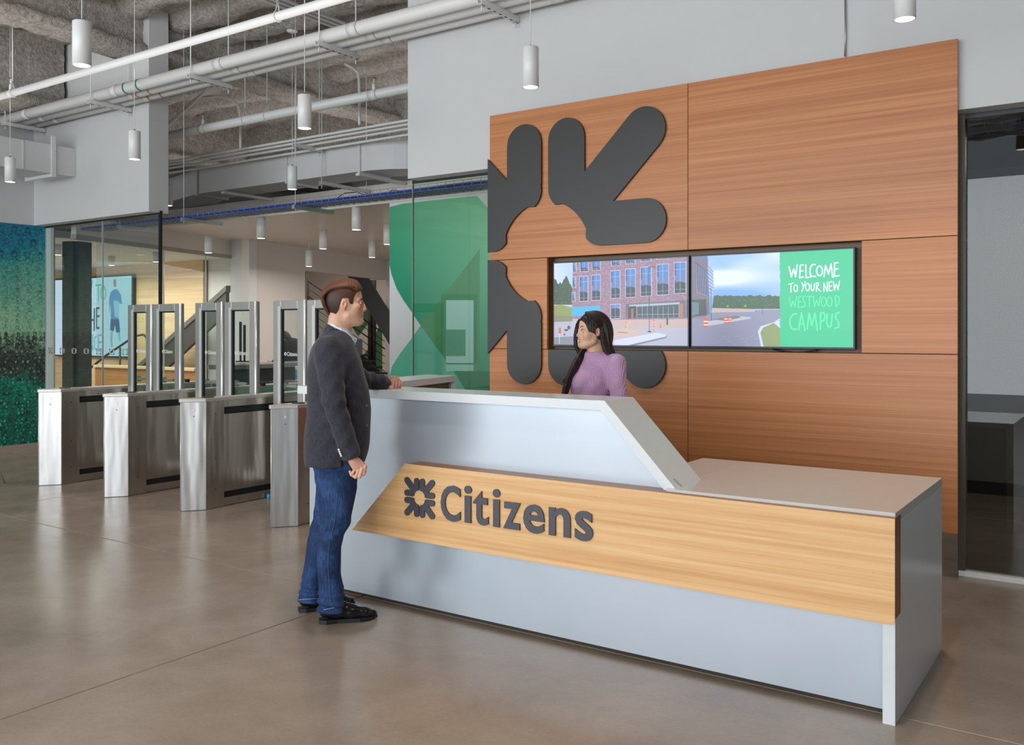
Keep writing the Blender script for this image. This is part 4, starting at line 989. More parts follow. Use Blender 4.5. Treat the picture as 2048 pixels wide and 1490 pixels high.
for a_, b_, k_ in ((0, ECX + 0.43, True), (0, ECX + 0.43, False)):
    q_ = clip(lo, a_, b_, k_)
    part('emblem_piece', MB().prism([(x, WY - 0.022, z) for x, z in q_], (0, 0.021, 0)), M['charcoal'], fw, 0.001)
# ================================================================== TWO WALL DISPLAYS
M['bezel'] = plain('display_bezel', '1c2028', 0.3, 0.3)
def display(x0, x1, mat, lab):
    t = thing('wall_display', lab, 'screen', ((x0 + x1) / 2, 6.08, TVZ0 - 0.012), 0, 'wall displays in the oak wall')
    b = 0.011
    part('housing', MB().box(x0 - b, x1 + b, 6.032, 6.085, TVZ0 - b - .003, TVZ1 + b), M['bezel'], t, 0.002)
    o = print_panel('screen_picture', (x0, 6.0308, TVZ0), (x1, 6.0308, TVZ0), (x1, 6.0308, TVZ1), (x0, 6.0308, TVZ1), mat, (0, 0.0006, 0), M['black']); world_child(o, t)
    part('wall_bracket', MB().box((x0 + x1) / 2 - .2, (x0 + x1) / 2 + .2, 6.085, 6.107, 1.6, 1.85), M['char_metal'], t)
    return t
display(TVX0, TVX1, M['pic_a'], 'left wall display showing a brick building under construction, behind the woman')
display(TVX2, TVX3, M['pic_b'], 'right wall display with green welcome message beside a road photo')
tag(MB().tube([(-2.02 + 0.03 * k, 6.055, 1.381 - 0.022 * math.sin(PI * k / 10)) for k in range(11)], 0.005, 8).build('display_cable', M['black']), 'short black cable sagging below the right wall display', 'cable')
tag(MB().tube([onY(1690, -30, 6.035), onY(1691, 60, 6.035), onY(1690, 113, 6.035)], 0.006, 8).build('power_cord', M['galv']), 'thin grey cord running down the upper wall to the top of the oak wall', 'cord')
# ================================================================== RECEPTION DESK
DW = wood('daylit_desk_oak_veneer', [(0.30, 'bd8a56'), (0.43, 'cc9b66'), (0.52, 'd5a873'), (0.60, 'dcb280'), (0.76, 'e4bf92')], 22, 0.35, 0.36, 1.4)  # lighter, yellower than the wall oak: daylight on the desk put into the colour
DWE = wood('desk_oak_edge', [(0.3, '7a4a26'), (0.6, '96602f')], 30, 0.5, 0.4, 5.0)
def frontmat():
    s = NT('satin_blue_grey_laminate').base('a9b2ba', 0.3, 0.35, 0.6)
    v = s.coord((1, 1, 1)); f = s.noise(v, 0.8, 3)
    s.link(s.ramp(f, [(0.35, 'a4aeb6'), (0.65, 'b4bac2')]), s.b.inputs['Base Color'])
    return s.m
M['front'] = frontmat()
dk = thing('reception_desk', 'long angular reception desk in grey with oak front band and raised counter', 'desk', (-2.4, 4.1, 0))
def dpz(pts, y0, y1): m = MB(); m.prism([(x, y0, z) for x, z in pts], (0, y1 - y0, 0)); return m
part('front_panel', dpz([(-3.98, 0.028), (-0.80, 0.028), (-0.80, 0.775), (-1.62, 0.775), (-2.05, 1.132), (-3.98, 1.132)], 3.74, 3.765), M['front'], dk)
part('toe_kick', MB().box(-3.90, -0.82, 3.82, 3.84, 0.0, 0.1), M['dark'], dk)
# raised counter that folds down to the low counter
part('raised_counter', dpz([(-4.075, 1.18), (-2.022, 1.18), (-1.652, 0.7905), (-1.718, 0.7905), (-2.045, 1.134), (-4.075, 1.134)], 3.70, 3.99), M['quartz'], dk, 0.0015)
part('low_counter', MB().box(-1.70, -0.754, 3.672, 4.68, 0.772, 0.81).box(-1.95, -1.7001, 3.995, 4.68, 0.772, 0.81), M['quartz_top'], dk, 0.0015)
part('worktop', MB().box(-3.9, -1.95, 3.992, 4.68, 0.735, 0.765), M['quartz_top'], dk, 0.002)
part('end_panel', MB().box(-0.80, -0.754, 3.67, 4.68, 0.0, 0.771), M['quartz'], dk, 0.0015)
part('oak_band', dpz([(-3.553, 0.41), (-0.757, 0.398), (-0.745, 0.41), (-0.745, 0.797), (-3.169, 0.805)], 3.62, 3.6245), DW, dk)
part('oak_band_body', dpz([(-3.538, 0.414), (-0.76, 0.402), (-0.7485, 0.414), (-0.7485, 0.7955), (-3.165, 0.8035)], 3.6246, 3.739), DWE, dk)
part('inner_panel', MB().box(-3.75, -2.05, 3.955, 3.975, 0.77, 1.132), M['charcoal'], dk)
for x in (-3.1, -2.0): part('support_leg', MB().box(x, x + .04, 4.0, 4.6, 0.0, 0.734), M['char_metal'], dk)
part('modesty_panel', MB().box(-3.9, -0.8, 3.99, 4.005, 0.05, 0.734), M['charcoal'], dk)
# return wing going back on the left
of, inf, ib, ob = (-4.075, 3.70), (-3.80, 3.99), (-4.10, 5.24), (-4.37, 5.24)
m = MB(); m.prism([(x, y, 1.134) for x, y in ((-4.13, 3.991), (-3.80, 3.991), ib, ob)], (0, 0, 0.045)); part('wing_counter', m, M['quartz'], dk, 0.0015)
m = MB(); m.prism([(x, y, 0.0) for x, y in ((-4.10, 5.19), (-4.10, 5.24), (-4.37, 5.24), (-4.37, 5.19))], (0, 0, 1.134)); part('wing_end_panel', m, M['quartz'], dk)
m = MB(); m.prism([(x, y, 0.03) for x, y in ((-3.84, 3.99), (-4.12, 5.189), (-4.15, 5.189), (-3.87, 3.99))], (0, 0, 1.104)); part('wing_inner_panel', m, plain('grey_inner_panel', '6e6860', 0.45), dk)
m = MB(); m.prism([(x, y, 0.03) for x, y in ((-3.98, 3.765), (-4.04, 3.765), (-4.32, 5.189), (-4.28, 5.189))], (0, 0, 1.104)); part('wing_outer_panel', m, M['front'], dk)
# emblem and lettering on the oak band
for sx, sz in ((1, 1), (-1, 1), (-1, -1), (1, -1)):
    pts = [(-3.064 + u * sx * 0.099, 3.6205, 0.637 + v * sz * 0.099) for u, v in EMB]
    part('emblem_piece', MB().prism(pts, (0, -0.009, 0)), M['char_blue'], dk, label='charcoal emblem piece')
# letters: (char, left x, right x, bottom z, top z)
LT = [('C', -2.926, -2.786, 0.540, 0.722), ('i', -2.769, -2.724, 0.546, 0.731), ('t', -2.711, -2.615, 0.544, 0.712), ('i', -2.600, -2.556, 0.546, 0.731), ('z', -2.534, -2.430, 0.546, 0.676), ('e', -2.413, -2.282, 0.542, 0.679), ('n', -2.252, -2.118, 0.546, 0.679), ('s', -2.098, -1.990, 0.541, 0.679)]
P3 = [onY(px, 1010, 3.615).x for px in (882, 921, 929, 943, 947, 977, 986, 1000, 1007, 1041, 1047, 1089, 1098, 1141, 1150, 1186)]
for k, (ch, xl, xr_, zb_, zt_) in enumerate(LT):
    xl, xr_ = P3[2 * k], P3[2 * k + 1]
    o = text_mesh('letter', ch, 0.2, M['char_blue'], (0, 0, 0), 0.0045, 0.0042)
    vs = [v.co for v in o.data.vertices]
    x0_, x1_ = min(v.x for v in vs), max(v.x for v in vs); y0_, y1_ = min(v.y for v in vs), max(v.y for v in vs)
    for v in o.data.vertices:
        v.co.x = (v.co.x - x0_) / (x1_ - x0_) * (xr_ - xl); v.co.y = (v.co.y - y0_) / (y1_ - y0_) * (zt_ - zb_)
    o.location = (xl, 3.6155, zb_); world_child(o, dk)
# ================================================================== PRINTS ON WALLS
o = print_panel('photo_mural', (-11.47, 1.69, 0.096), (-11.47, 6.19, 0.096), (-11.47, 6.19, SB), (-11.47, 1.69, SB), M['mosaic'], (-0.008, 0, 0), M['white'], uv=(-3.0, 0, 1.0, 1))
tag(o, 'teal and green photo mosaic mural of many faces on the left wall', 'mural')
o = print_panel('green_mural', (-7.142, 7.893, 0.0), (-4.36, 7.893, 0.0), (-4.36, 7.893, 2.998), (-7.142, 7.893, 2.998), M['green_art'], (0, 0.006, 0), M['white'])
tag(o, 'green geometric wall graphic with white corners behind the glass', 'mural')
t = thing('big_screen', 'large video screen with handwriting and a standing sports figure behind the glass', 'screen', (-17.5, 10.45, 1.0))
part('housing', MB().box(-18.95, -16.12, 10.43, 10.49, 0.98, 2.62), M['black'], t, 0.004)
o = print_panel('screen_picture', (-18.93, 10.428, 1.01), (-16.17, 10.428, 1.01), (-16.17, 10.428, 2.587), (-18.93, 10.428, 2.587), M['big_screen'], (0, 0.001, 0), M['black']); world_child(o, t)
# ================================================================== IMPLICIT-SURFACE MODELLER
class Field:
    def __init__(s, lo, hi, h):
        s.lo = np.array(lo, float); s.h = h
        s.n = np.ceil((np.array(hi) - s.lo) / h).astype(int) + 1
        s.f = np.full(s.n, 0.08, np.float32)
        s.ax = [(s.lo[i] + h * np.arange(s.n[i])).astype(np.float32) for i in range(3)]
    def _sub(s, lo, hi, pad):
        sl = []
        for i in range(3):
            a = int(max(0, math.floor((lo[i] - pad - s.lo[i]) / s.h))); b = int(min(s.n[i], math.ceil((hi[i] + pad - s.lo[i]) / s.h) + 1))
            if b <= a: return None, None
            sl.append(slice(a, b))
        g = np.meshgrid(s.ax[0][sl[0]], s.ax[1][sl[1]], s.ax[2][sl[2]], indexing='ij', sparse=True)
        return tuple(sl), g
    def _mix(s, sl, d, k, sub):
        f = s.f[sl]
        if sub:
            if k <= 0: r = np.maximum(f, -d)
            else: h = np.clip(k - np.abs(f + d), 0, None) / k; r = np.maximum(f, -d) + h * h * k * .25
        else:
            if k <= 0: r = np.minimum(f, d)
            else: h = np.clip(k - np.abs(f - d), 0, None) / k; r = np.minimum(f, d) - h * h * k * .25
        s.f[sl] = r
    def cap(s, p, q, r0, r1=None, k=0.01, sub=False, flat=None):
        p, q = np.array(p, float), np.array(q, float); r1 = r0 if r1 is None else r1; R = max(r0, r1)
        sl, g = s._sub(np.minimum(p, q) - R, np.maximum(p, q) + R, k + 3 * s.h)
        if sl is None: return s
        d = q - p; L = float(d @ d) + 1e-12
        X, Y, Z = g[0] - p[0], g[1] - p[1], g[2] - p[2]
        t = np.clip((X * d[0] + Y * d[1] + Z * d[2]) / L, 0, 1)
        D = np.sqrt((X - t * d[0]) ** 2 + (Y - t * d[1]) ** 2 + (Z - t * d[2]) ** 2) - (r0 + (r1 - r0) * t)
        s._mix(sl, D, k, sub); return s
    def ell(s, c, r, k=0.01, sub=False, rot=None):
        c = np.array(c, float); r = np.array(r, float); R = float(r.max())
        sl, g = s._sub(c - R, c + R, k + 3 * s.h)
        if sl is None: return s
        X, Y, Z = g[0] - c[0], g[1] - c[1], g[2] - c[2]
        if rot is not None:
            m = np.array(rot.to_3x3().inverted()); X, Y, Z = (m[0, 0] * X + m[0, 1] * Y + m[0, 2] * Z, m[1, 0] * X + m[1, 1] * Y + m[1, 2] * Z, m[2, 0] * X + m[2, 1] * Y + m[2, 2] * Z)
        q = np.sqrt((X / r[0]) ** 2 + (Y / r[1]) ** 2 + (Z / r[2]) ** 2); q2 = np.sqrt((X / r[0] ** 2) ** 2 + (Y / r[1] ** 2) ** 2 + (Z / r[2] ** 2) ** 2) + 1e-9
        s._mix(sl, q * (q - 1) / q2, k, sub); return s
    def stack(s, rows, k=0.01, e=2.0, sub=False, caps=0.0):
        """rows: (z, x0, x1, y0, y1) from top or bottom; elliptical sections"""
        rows = sorted(rows); R = np.array(rows, float); z = R[:, 0]
        sl, g = s._sub((R[:, 1].min(), R[:, 3].min(), z[0]), (R[:, 2].max(), R[:, 4].max(), z[-1]), k + 3 * s.h)
        zz = g[2].ravel(); zi = np.linspace(z[0], z[-1], 200)
        def it(v):
            y = np.interp(zi, z, v); ker = np.ones(13) / 13; yp = np.pad(y, 6, mode='edge'); y = np.convolve(yp, ker, 'valid'); return np.interp(zz, zi, y)[None, None, :].astype(np.float32)
        x0, x1, y0, y1 = it(R[:, 1]), it(R[:, 2]), it(R[:, 3]), it(R[:, 4])
        cx, rx, cy, ry = (x0 + x1) / 2, (x1 - x0) / 2, (y0 + y1) / 2, (y1 - y0) / 2
        q = (np.abs((g[0] - cx) / rx) ** e + np.abs((g[1] - cy) / ry) ** e) ** (1 / e)
        D = (q - 1) * np.minimum(rx, ry)
        dz = np.maximum(z[0] - g[2], g[2] - z[-1]) + caps
        D = np.maximum(D, dz)
        s._mix(sl, D, k, sub); return s
    def half(s, p, n, k=0.0):
        """cut away everything on the side the normal points to"""
        n = np.array(n, float); n /= np.linalg.norm(n)
        g = np.meshgrid(*s.ax, indexing='ij', sparse=True)
        D = (g[0] - p[0]) * n[0] + (g[1] - p[1]) * n[1] + (g[2] - p[2]) * n[2]
        if k <= 0: s.f = np.maximum(s.f, D)
        else: h = np.clip(k - np.abs(s.f - D), 0, None) / k; s.f = np.maximum(s.f, D) + h * h * k * .25
        return s
    def warp(s, fn):
        g = np.meshgrid(*s.ax, indexing='ij', sparse=True); s.f = (s.f + fn(g[0], g[1], g[2])).astype(np.float32); return s
    def shell(s, t): s.f = np.maximum(s.f, -(s.f + t)); return s
    def mesh(s):
        f = s.f; b = f < 0
        b[0], b[-1], b[:, 0], b[:, -1], b[:, :, 0], b[:, :, -1] = (False,) * 6
        c = np.zeros(np.array(b.shape) - 1, np.uint8)
        corners = [(i, j, k) for i in (0, 1) for j in (0, 1) for k in (0, 1)]
        sh = lambda a, o: a[o[0]:a.shape[0] - 1 + o[0], o[1]:a.shape[1] - 1 + o[1], o[2]:a.shape[2] - 1 + o[2]]
        for o in corners: c += sh(b, o)
        act = (c > 0) & (c < 8); idx = -np.ones(c.shape, np.int64); ii = np.argwhere(act); idx[act] = np.arange(len(ii))
        P = np.zeros((len(ii), 3)); W = np.zeros(len(ii))
        val = {o: f[ii[:, 0] + o[0], ii[:, 1] + o[1], ii[:, 2] + o[2]] for o in corners}
        sg = {o: b[ii[:, 0] + o[0], ii[:, 1] + o[1], ii[:, 2] + o[2]] for o in corners}
        for o in corners:
            for d in range(3):
                if o[d]: continue
                q = list(o); q[d] = 1; q = tuple(q)
                m = sg[o] != sg[q]; v0, v1 = val[o], val[q]; t = np.where(np.abs(v0 - v1) > 1e-9, v0 / (v0 - v1 + 1e-12), .5); t = np.clip(t, 0, 1)
                p = np.tile(np.array(o, float), (len(ii), 1)); p[:, d] = t
                P[m] += p[m]; W[m] += 1
        V = (P / W[:, None] + ii) * s.h + s.lo
        F = []
        for d in range(3):
            sl0 = [slice(None)] * 3; sl1 = [slice(None)] * 3; sl0[d] = slice(0, -1); sl1[d] = slice(1, None)
            e = b[tuple(sl0)] != b[tuple(sl1)]; E = np.argwhere(e)
            u, v = (d + 1) % 3, (d + 2) % 3
            E = E[(E[:, u] > 0) & (E[:, v] > 0) & (E[:, u] < b.shape[u] - 1) & (E[:, v] < b.shape[v] - 1)]
            inside = b[E[:, 0], E[:, 1], E[:, 2]]
            def g(du, dv):
                Q = E.copy(); Q[:, u] += du; Q[:, v] += dv; return idx[Q[:, 0], Q[:, 1], Q[:, 2]]
            q = np.stack([g(-1, -1), g(0, -1), g(0, 0), g(-1, 0)], 1)
            q[~inside] = q[~inside][:, ::-1]
            F.append(q)
        F = np.concatenate(F); F = F[(F >= 0).all(1)]
        return V, F
def to_mesh_obj(name, V, F, mat, parent, xf=None, smooth=1, color=None):
    if smooth:
        for _ in range(smooth):
            a = np.concatenate([F[:, [0, 1]], F[:, [1, 2]], F[:, [2, 3]], F[:, [3, 0]]]); a = np.concatenate([a, a[:, ::-1]])
            S = np.zeros_like(V); N = np.zeros(len(V)); 
            for k in range(3): S[:, k] = np.bincount(a[:, 0], V[a[:, 1], k], len(V))
            N = np.bincount(a[:, 0], minlength=len(V)); V = V * .5 + (S / np.maximum(N, 1)[:, None]) * .5
    col = color(V) if color is not None else None
    if xf is not None: V = xf(V)
    me = bpy.data.meshes.new(name); me.vertices.add(len(V)); me.vertices.foreach_set('co', V.astype(np.float32).ravel())
    me.loops.add(len(F) * 4); me.loops.foreach_set('vertex_index', F.astype(np.int32).ravel())
    me.polygons.add(len(F)); me.polygons.foreach_set('loop_start', np.arange(0, len(F) * 4, 4, dtype=np.int32)); me.polygons.foreach_set('loop_total', np.full(len(F), 4, np.int32))
    me.polygons.foreach_set('use_smooth', np.ones(len(F), bool)); me.update(calc_edges=True); me.validate()
    if col is not None:
        at_ = me.color_attributes.new('tone', 'FLOAT_COLOR', 'POINT'); c4 = np.ones((len(V), 4), np.float32); c4[:, :3] = col; at_.data.foreach_set('color', c4.ravel())
    me.materials.append(mat); o = bpy.data.objects.new(name, me); C.objects.link(o)
    if parent is not None: world_child(o, parent)
    return o
class Frame:
    """local frame whose y axis is the line of sight through column px0; x to the right, z up"""
    def __init__(s, px0, d0):
        s.th = math.atan((px0 - CX) / FOC); s.d0 = d0
        st, ct = math.sin(s.th), math.cos(s.th); R = np.array([CS, SN, 0]); Fw = np.array([-SN, CS, 0])
        s.ey = st * R + ct * Fw; s.ex = ct * R - st * Fw; s.o = s.ey * d0
    def M(s, px, py, y=0.0):
        u = (px - CX) / FOC; st, ct = math.sin(s.th), math.cos(s.th)
        x = (s.d0 + y) * (u * ct - st) / (ct + u * st); fwd = (s.d0 + y) * ct - x * st
        return np.array([x, y, EYE + (HOR - py) / FOC * fwd])
    def W(s, V): V = np.asarray(V); return s.o + V[..., :1] * s.ex + V[..., 1:2] * s.ey + V[..., 2:] * np.array([0, 0, 1.0])
def tone_mat(name, rough=0.5, sub=0.0, bump=0.0, bscale=300, spec=0.4, extra=None):
    s = NT(name).base('808080', rough, 0, spec)
    a = s.add('ShaderNodeAttribute'); a.attribute_name = 'tone'; s.link(a.outputs['Color'], s.b.inputs['Base Color'])
    if sub: s.b.inputs['Subsurface Weight'].default_value = sub; s.b.inputs['Subsurface Radius'].default_value = (0.012, 0.005, 0.003); s.b.inputs['Subsurface Scale'].default_value = 0.6
    if bump: s.bump(s.noise(s.coord((1, 1, 1)), bscale, 2), bump, 0.002)
    return s.m
def L3(h): return np.array(lin(h)[:3])
M['skin'] = tone_mat('skin', 0.46, 0.12, 0.06, 500)
M['hair'] = tone_mat('hair', 0.5, 0, 0.35, 420, spec=0.35)
def cloth(name, c1, c2, sc, scale, rough=0.85, bump=0.25, det=2):
    s = NT(name).base(c1, rough, 0, 0.25); v = s.coord(sc); f = s.noise(v, scale, det, 0.6)
    s.link(s.ramp(f, [(0.3, c1), (0.7, c2)]), s.b.inputs['Base Color']); s.bump(f, bump, 0.0015)
    s.b.inputs['Sheen Weight'].default_value = 0.15
    return s.m
M['jacket'] = cloth('charcoal_wool', '2b2a32', '3b3a43', (1, 1, 0.25), 160)
M['lapel'] = cloth('charcoal_lapel', '25242b', '33323a', (1, 1, 0.4), 160)
M['shirt'] = cloth('pale_blue_shirt', 'c4d2e2', 'dde6ee', (1, 1, 0.2), 220, 0.7, 0.1)
M['shoe'] = plain('black_leather', '17151a', 0.2, var=0.1)
M['sole'] = plain('shoe_sole', '121214', 0.5)

# ================================================================== MAN
mf = Frame(680, 4.78); m = mf.M
man = thing('person', 'man in dark blazer, jeans and black shoes leaning on the desk', 'person', tuple(mf.W(np.array([0.0, 0, 0]))))
def put(name, fld, mat, parent, fr, smooth=1, color=None, label=None):
    V, F = fld.mesh(); o = to_mesh_obj(name, V, F, mat, parent, fr.W, smooth, color)
    if label: o['label'] = label
    return o
def rows_px(fr, rows):
    """rows: (py, px0, px1, y0, y1)"""
    out = []
    for py, a, b, y0, y1 in rows:
        yc = (y0 + y1) / 2; p, q = fr.M(a, py, yc), fr.M(b, py, yc); out.append(((p[2] + q[2]) / 2, p[0], q[0], y0, y1))
    return out
# ---- head and neck, built in the profile frame
FACE_ROWS = [(563, 671, 703, .030), (568, 660, 713, .050), (576, 652, 719.5, .066), (586, 647.5, 723.6, .0745), (596, 646.5, 724.6, .077), (604, 648, 722.6, .0765), (613, 651, 722.6, .073), (622, 656, 724.6, .067), (630, 663, 725.3, .060), (638, 673, 724.9, .053), (645, 688, 727.0, .043), (649.5, 700, 724, .031), (652, 706, 718, .018)]
def head_field(P, h, male=True, yc=0.0):
    """P(px, py, y) maps the man's profile drawing into head space"""
    lo, hi = P(632, 700, -.12), P(742, 550, .12)
    f = Field((lo[0], yc - .115, lo[2]), (hi[0], yc + .115, hi[2]), h)
    rr = []
    for py, a, b, hw in FACE_ROWS:
        p, q = P(a, py, yc), P(b, py, yc); hw = hw * (1 if male else .97); rr.append((p[2], p[0], q[0], yc - hw, yc + hw))
    f.stack(rr, 0.0, 2.15)
    # jaw, cheeks, chin
    for sd in (-1, 1):
        f.cap(P(695, 633, yc + sd * .050), P(717, 643, yc + sd * .020), .017, .014, .02)
        f.ell(P(710, 621, yc + sd * .040), (.024, .022, .022), .02)
        f.ell(P(712, 613, yc + sd * .050), (.020, .014, .012), .02)
        f.cap(P(721.2, 599.8, yc + sd * .012), P(716, 600.5, yc + sd * .046), .0085 if male else .0055, .007, .012)
        f.ell(P(726.4, 606.3, yc + sd * .034), (.0120, .0155, .0090), .008, sub=True)
    f.ell(P(720, 643.5, yc), (.017, .022, .015), .016)
    # nose
    f.cap(P(719.5, 606, yc), P(721.5, 620, yc), .0125, .0165, .008)
    f.ell(P(718.5, 627.5, yc), (.018, .030, .020), .014)
    f.cap(P(724.0, 603.5, yc), P(729.6, 617.8, yc), .0062, .0088 if male else .0075, .009)
    f.cap(P(729.3, 618.8, yc), P(728.4, 620.8, yc), .0085, .0078, .006)
    for sd in (-1, 1):
        f.ell(P(726.2, 620.3, yc + sd * .0115), (.0085, .0068, .0068), .006)
        f.ell(P(727.6, 624.2, yc + sd * .0075), (.0042, .0035, .0030), .003, sub=True)
    # lips and the crease between them
    lw = 1 if male else 1.28; f.ell(P(724.6, 628.9 - (lw - 1) * 2, yc), (.0088, .021 * lw, .0048), .004); f.ell(P(724.3, 635.0 + (lw - 1) * 2, yc), (.0090, .0185 * lw, .0052), .004)
    for sd in (-1, 1):
        f.cap(P(730.0, 631.7, yc), P(723.2, 630.9, yc + sd * .019), .0015, .0016, .003, sub=True)
        f.cap(P(723.2, 630.9, yc + sd * .019), P(717.0, 627.6, yc + sd * .031), .0016, .0012, .004, sub=True)
        # ear
        e = P(687.3, 609, yc + sd * .0765)
        f.ell(e, (.0155, .0085, .0285), .004, rot=Matrix.Rotation(.16, 4, 'Y'))
        f.ell(e + np.array([.004, sd * .010, .002]), (.0095, .0075, .017), .003, sub=True, rot=Matrix.Rotation(.16, 4, 'Y'))
        f.ell(P(691.5, 611, yc + sd * .077), (.0045, .006, .006), .003)
        f.ell(P(688.5, 618.5, yc + sd * .0765), (.0065, .0055, .007), .003)
    # neck
    nw = 1.0 if male else .84
    f.cap(P(677, 628, yc), P(673, 676, yc), .0475 * nw, .055 * nw, .02)
    f.cap(P(690, 636, yc), P(684, 674, yc), .038 * nw, .048 * nw, .02)
    if not male:
        for sd in (-1, 1):
            f.cap(P(729.5, 631.8, yc), P(720.5, 631.0, yc + sd * .023), .0036, .0030, .003, sub=True)
            f.cap(P(720.5, 631.0, yc + sd * .023), P(714, 627.5, yc + sd * .034), .0028, .0012, .004, sub=True)
            f.ell(P(713.5, 619.5, yc + sd * .044), (.020, .018, .016), .014)
    return f
def skin_tone(P, base, lip, blush, dark, yc=0.0, male=True):
    def fn(V):
        c = np.tile(L3(base), (len(V), 1))
        def blob(px, py, y, r, col, amt):
            p = P(px, py, yc + y); d = np.linalg.norm((V - p) / np.array(r), axis=1); w_ = np.clip(1.3 - d, 0, 1)[:, None] * amt
            c[:] = c * (1 - w_) + L3(col) * w_
        for sd in (-1, 1):
            blob(712, 620, sd * .045, (.026, .03, .024), blush, .45); blob(687, 610, sd * .08, (.02, .015, .03), blush, .45)
            blob(724, 605, sd * .031, (.012, .017, .008), dark, .4)
        blob(730, 619, 0, (.013, .016, .013), blush, .35)
        blob(726.0, 628.9, 0, (.012, .023, .0056), lip, .9); blob(725.8, 635.2, 0, (.012, .021, .006), lip, .9)
        if male: blob(712, 645, 0, (.05, .06, .022), '9c7462', .22)
        n = (np.sin(V[:, 0] * 210) * np.sin(V[:, 1] * 190 + 1) * np.sin(V[:, 2] * 230))[:, None]
        return np.clip(c * (1 + .03 * n), 0, 1)
    return fn
Pm = lambda px, py, y: m(px, py, y)
hf = head_field(Pm, .0025)
V1, F1 = hf.mesh()
tone = skin_tone(Pm, 'd8a88c', 'b86e62', 'cf7f68', 'a0705c')
# core of the body under the clothes (torso, arms, legs) and both hands, joined into the one body mesh
def hand_mesh(build, lo, hi, h=.0016):
    f = Field(lo, hi, h); build(f); return f.mesh()
SH_N, EL_N, WR_N = m(657, 703, -.175), m(668, 805, -.225), m(703, 915, -.215)
SH_F, EL_F, WR_F = m(662, 703, .185), m(718, 758, .235), m(771, 766, .335)
HIP_N, KN_N, AN_N = m(668, 925, -.085), m(664, 1062, -.10), m(658, 1195, -.085)
HIP_F, KN_F, AN_F = m(664, 925, .09), m(645, 1062, .10), m(617, 1180, .10)
cf = Field((-.25, -.32, .05), (.36, .45, 1.46), .011)
cf.cap(m(674, 722, 0), m(672, 900, 0), .085, .11, .05); cf.cap(SH_N + np.array([0, .03, -.01]), SH_F - np.array([0, .03, .01]), .045, .045, .03)
for a_, b_, r0, r1 in ((SH_N + np.array([0, .02, -.01]), EL_N, .040, .034), (EL_N, WR_N, .034, .026), (SH_F, EL_F, .040, .034), (EL_F, WR_F, .034, .026), (HIP_N, KN_N, .07, .05), (KN_N, AN_N, .048, .035), (HIP_F, KN_F, .07, .05), (KN_F, AN_F, .048, .035)):
    cf.cap(a_, b_, r0, r1, .03)
Vc, Fc = cf.mesh()
def fist(f):
    y = -.215
    f.cap(m(702, 906, y), m(707, 921, y), .0255, .0255, .02)
    f.ell(m(714, 929.5, y), (.030, .021, .030), .016, rot=Matrix.Rotation(.75, 4, 'Y'))
    f.cap(m(709, 921, y), m(729, 934, y - .006), .016, .012, .014)
    for (k1, k2, k3, yy, r) in (((730.5, 933), (727, 948), (717, 949), -.010, .0098), ((724, 938), (719.5, 953.5), (710, 951), -.014, .0098), ((717, 940.5), (711.5, 954.5), (703.5, 950), -.010, .0094), ((709.5, 939.5), (703, 950), (700, 943), -.002, .0084)):
        f.cap(m(*k1, y + yy), m(*k2, y + yy), r, r * .92, .0035); f.cap(m(*k2, y + yy), m(*k3, y + yy * .2 + .006), r * .92, r * .8, .002)
    f.cap(m(712, 921, y + .02), m(727, 929, y + .030), .013, .011, .01); f.cap(m(727, 929, y + .030), m(730, 943, y + .022), .0105, .0085, .002)
p = m(716, 935, -.215)
Vf, Ff = hand_mesh(fist, p - .075, p + .075)
def lean(f):
    y = .345
    f.cap(m(766, 767, y), m(776, 764, y), .026, .024, .02)
    f.ell(m(783, 761, y + .012), (.031, .033, .019), .014, rot=Matrix.Rotation(.25, 4, 'Y'))
    for k1, k2, k3, yy, r in (((783, 754.5), (786.5, 766), (785, 776.3), -.020, .0098), ((790.5, 754.5), (792.8, 766), (791.2, 775.6), -.003, .0100), ((796.5, 758), (798.6, 768), (795.8, 775.3), .014, .0094), ((801, 762.5), (803, 769), (800.4, 774.6), .030, .0082)):
        f.cap(m(*k1, y + .006 + yy), m(*k2, y + yy), r, r * .95, .003); f.cap(m(*k2, y + yy), m(*k3, y + yy - .003), r * .95, r * .82, .002)
    f.cap(m(775, 768, y - .022), m(779.5, 774.5, y - .028), .0125, .0108, .008); f.cap(m(779.5, 774.5, y - .028), m(784, 776.2, y - .034), .0105, .0088, .002)
p = m(784, 765, .35)
Vl, Fl = hand_mesh(lean, p - .085, p + .085)
def joinm(parts):
    V = np.concatenate([a for a, b in parts]); o = 0; FF = []
    for a, b in parts: FF.append(b + o); o += len(a)
    return V, np.concatenate(FF)
Vb, Fb = joinm([(V1, F1), (Vc, Fc), (Vf, Ff), (Vl, Fl)])
def tone_all(V):
    c = tone(V); z = V[:, 2]
    hand = (z < 1.35)[:, None]; hc = L3('d29d84') * np.ones((len(V), 1))
    kn = np.zeros(len(V))
    for q in ((731, 934, -.22), (725, 939, -.22), (718, 941, -.22), (790, 755, .345), (784, 755, .33), (797, 759, .36)):
        kn += np.clip(1 - np.linalg.norm(V - m(*q), axis=1) / .016, 0, 1)
    kn = np.clip(kn, 0, 1)[:, None] * .5
    return np.where(hand, hc * (1 - kn) + L3('c47868') * kn, c)
body = to_mesh_obj('body', Vb, Fb, M['skin'], man, mf.W, 1, tone_all)
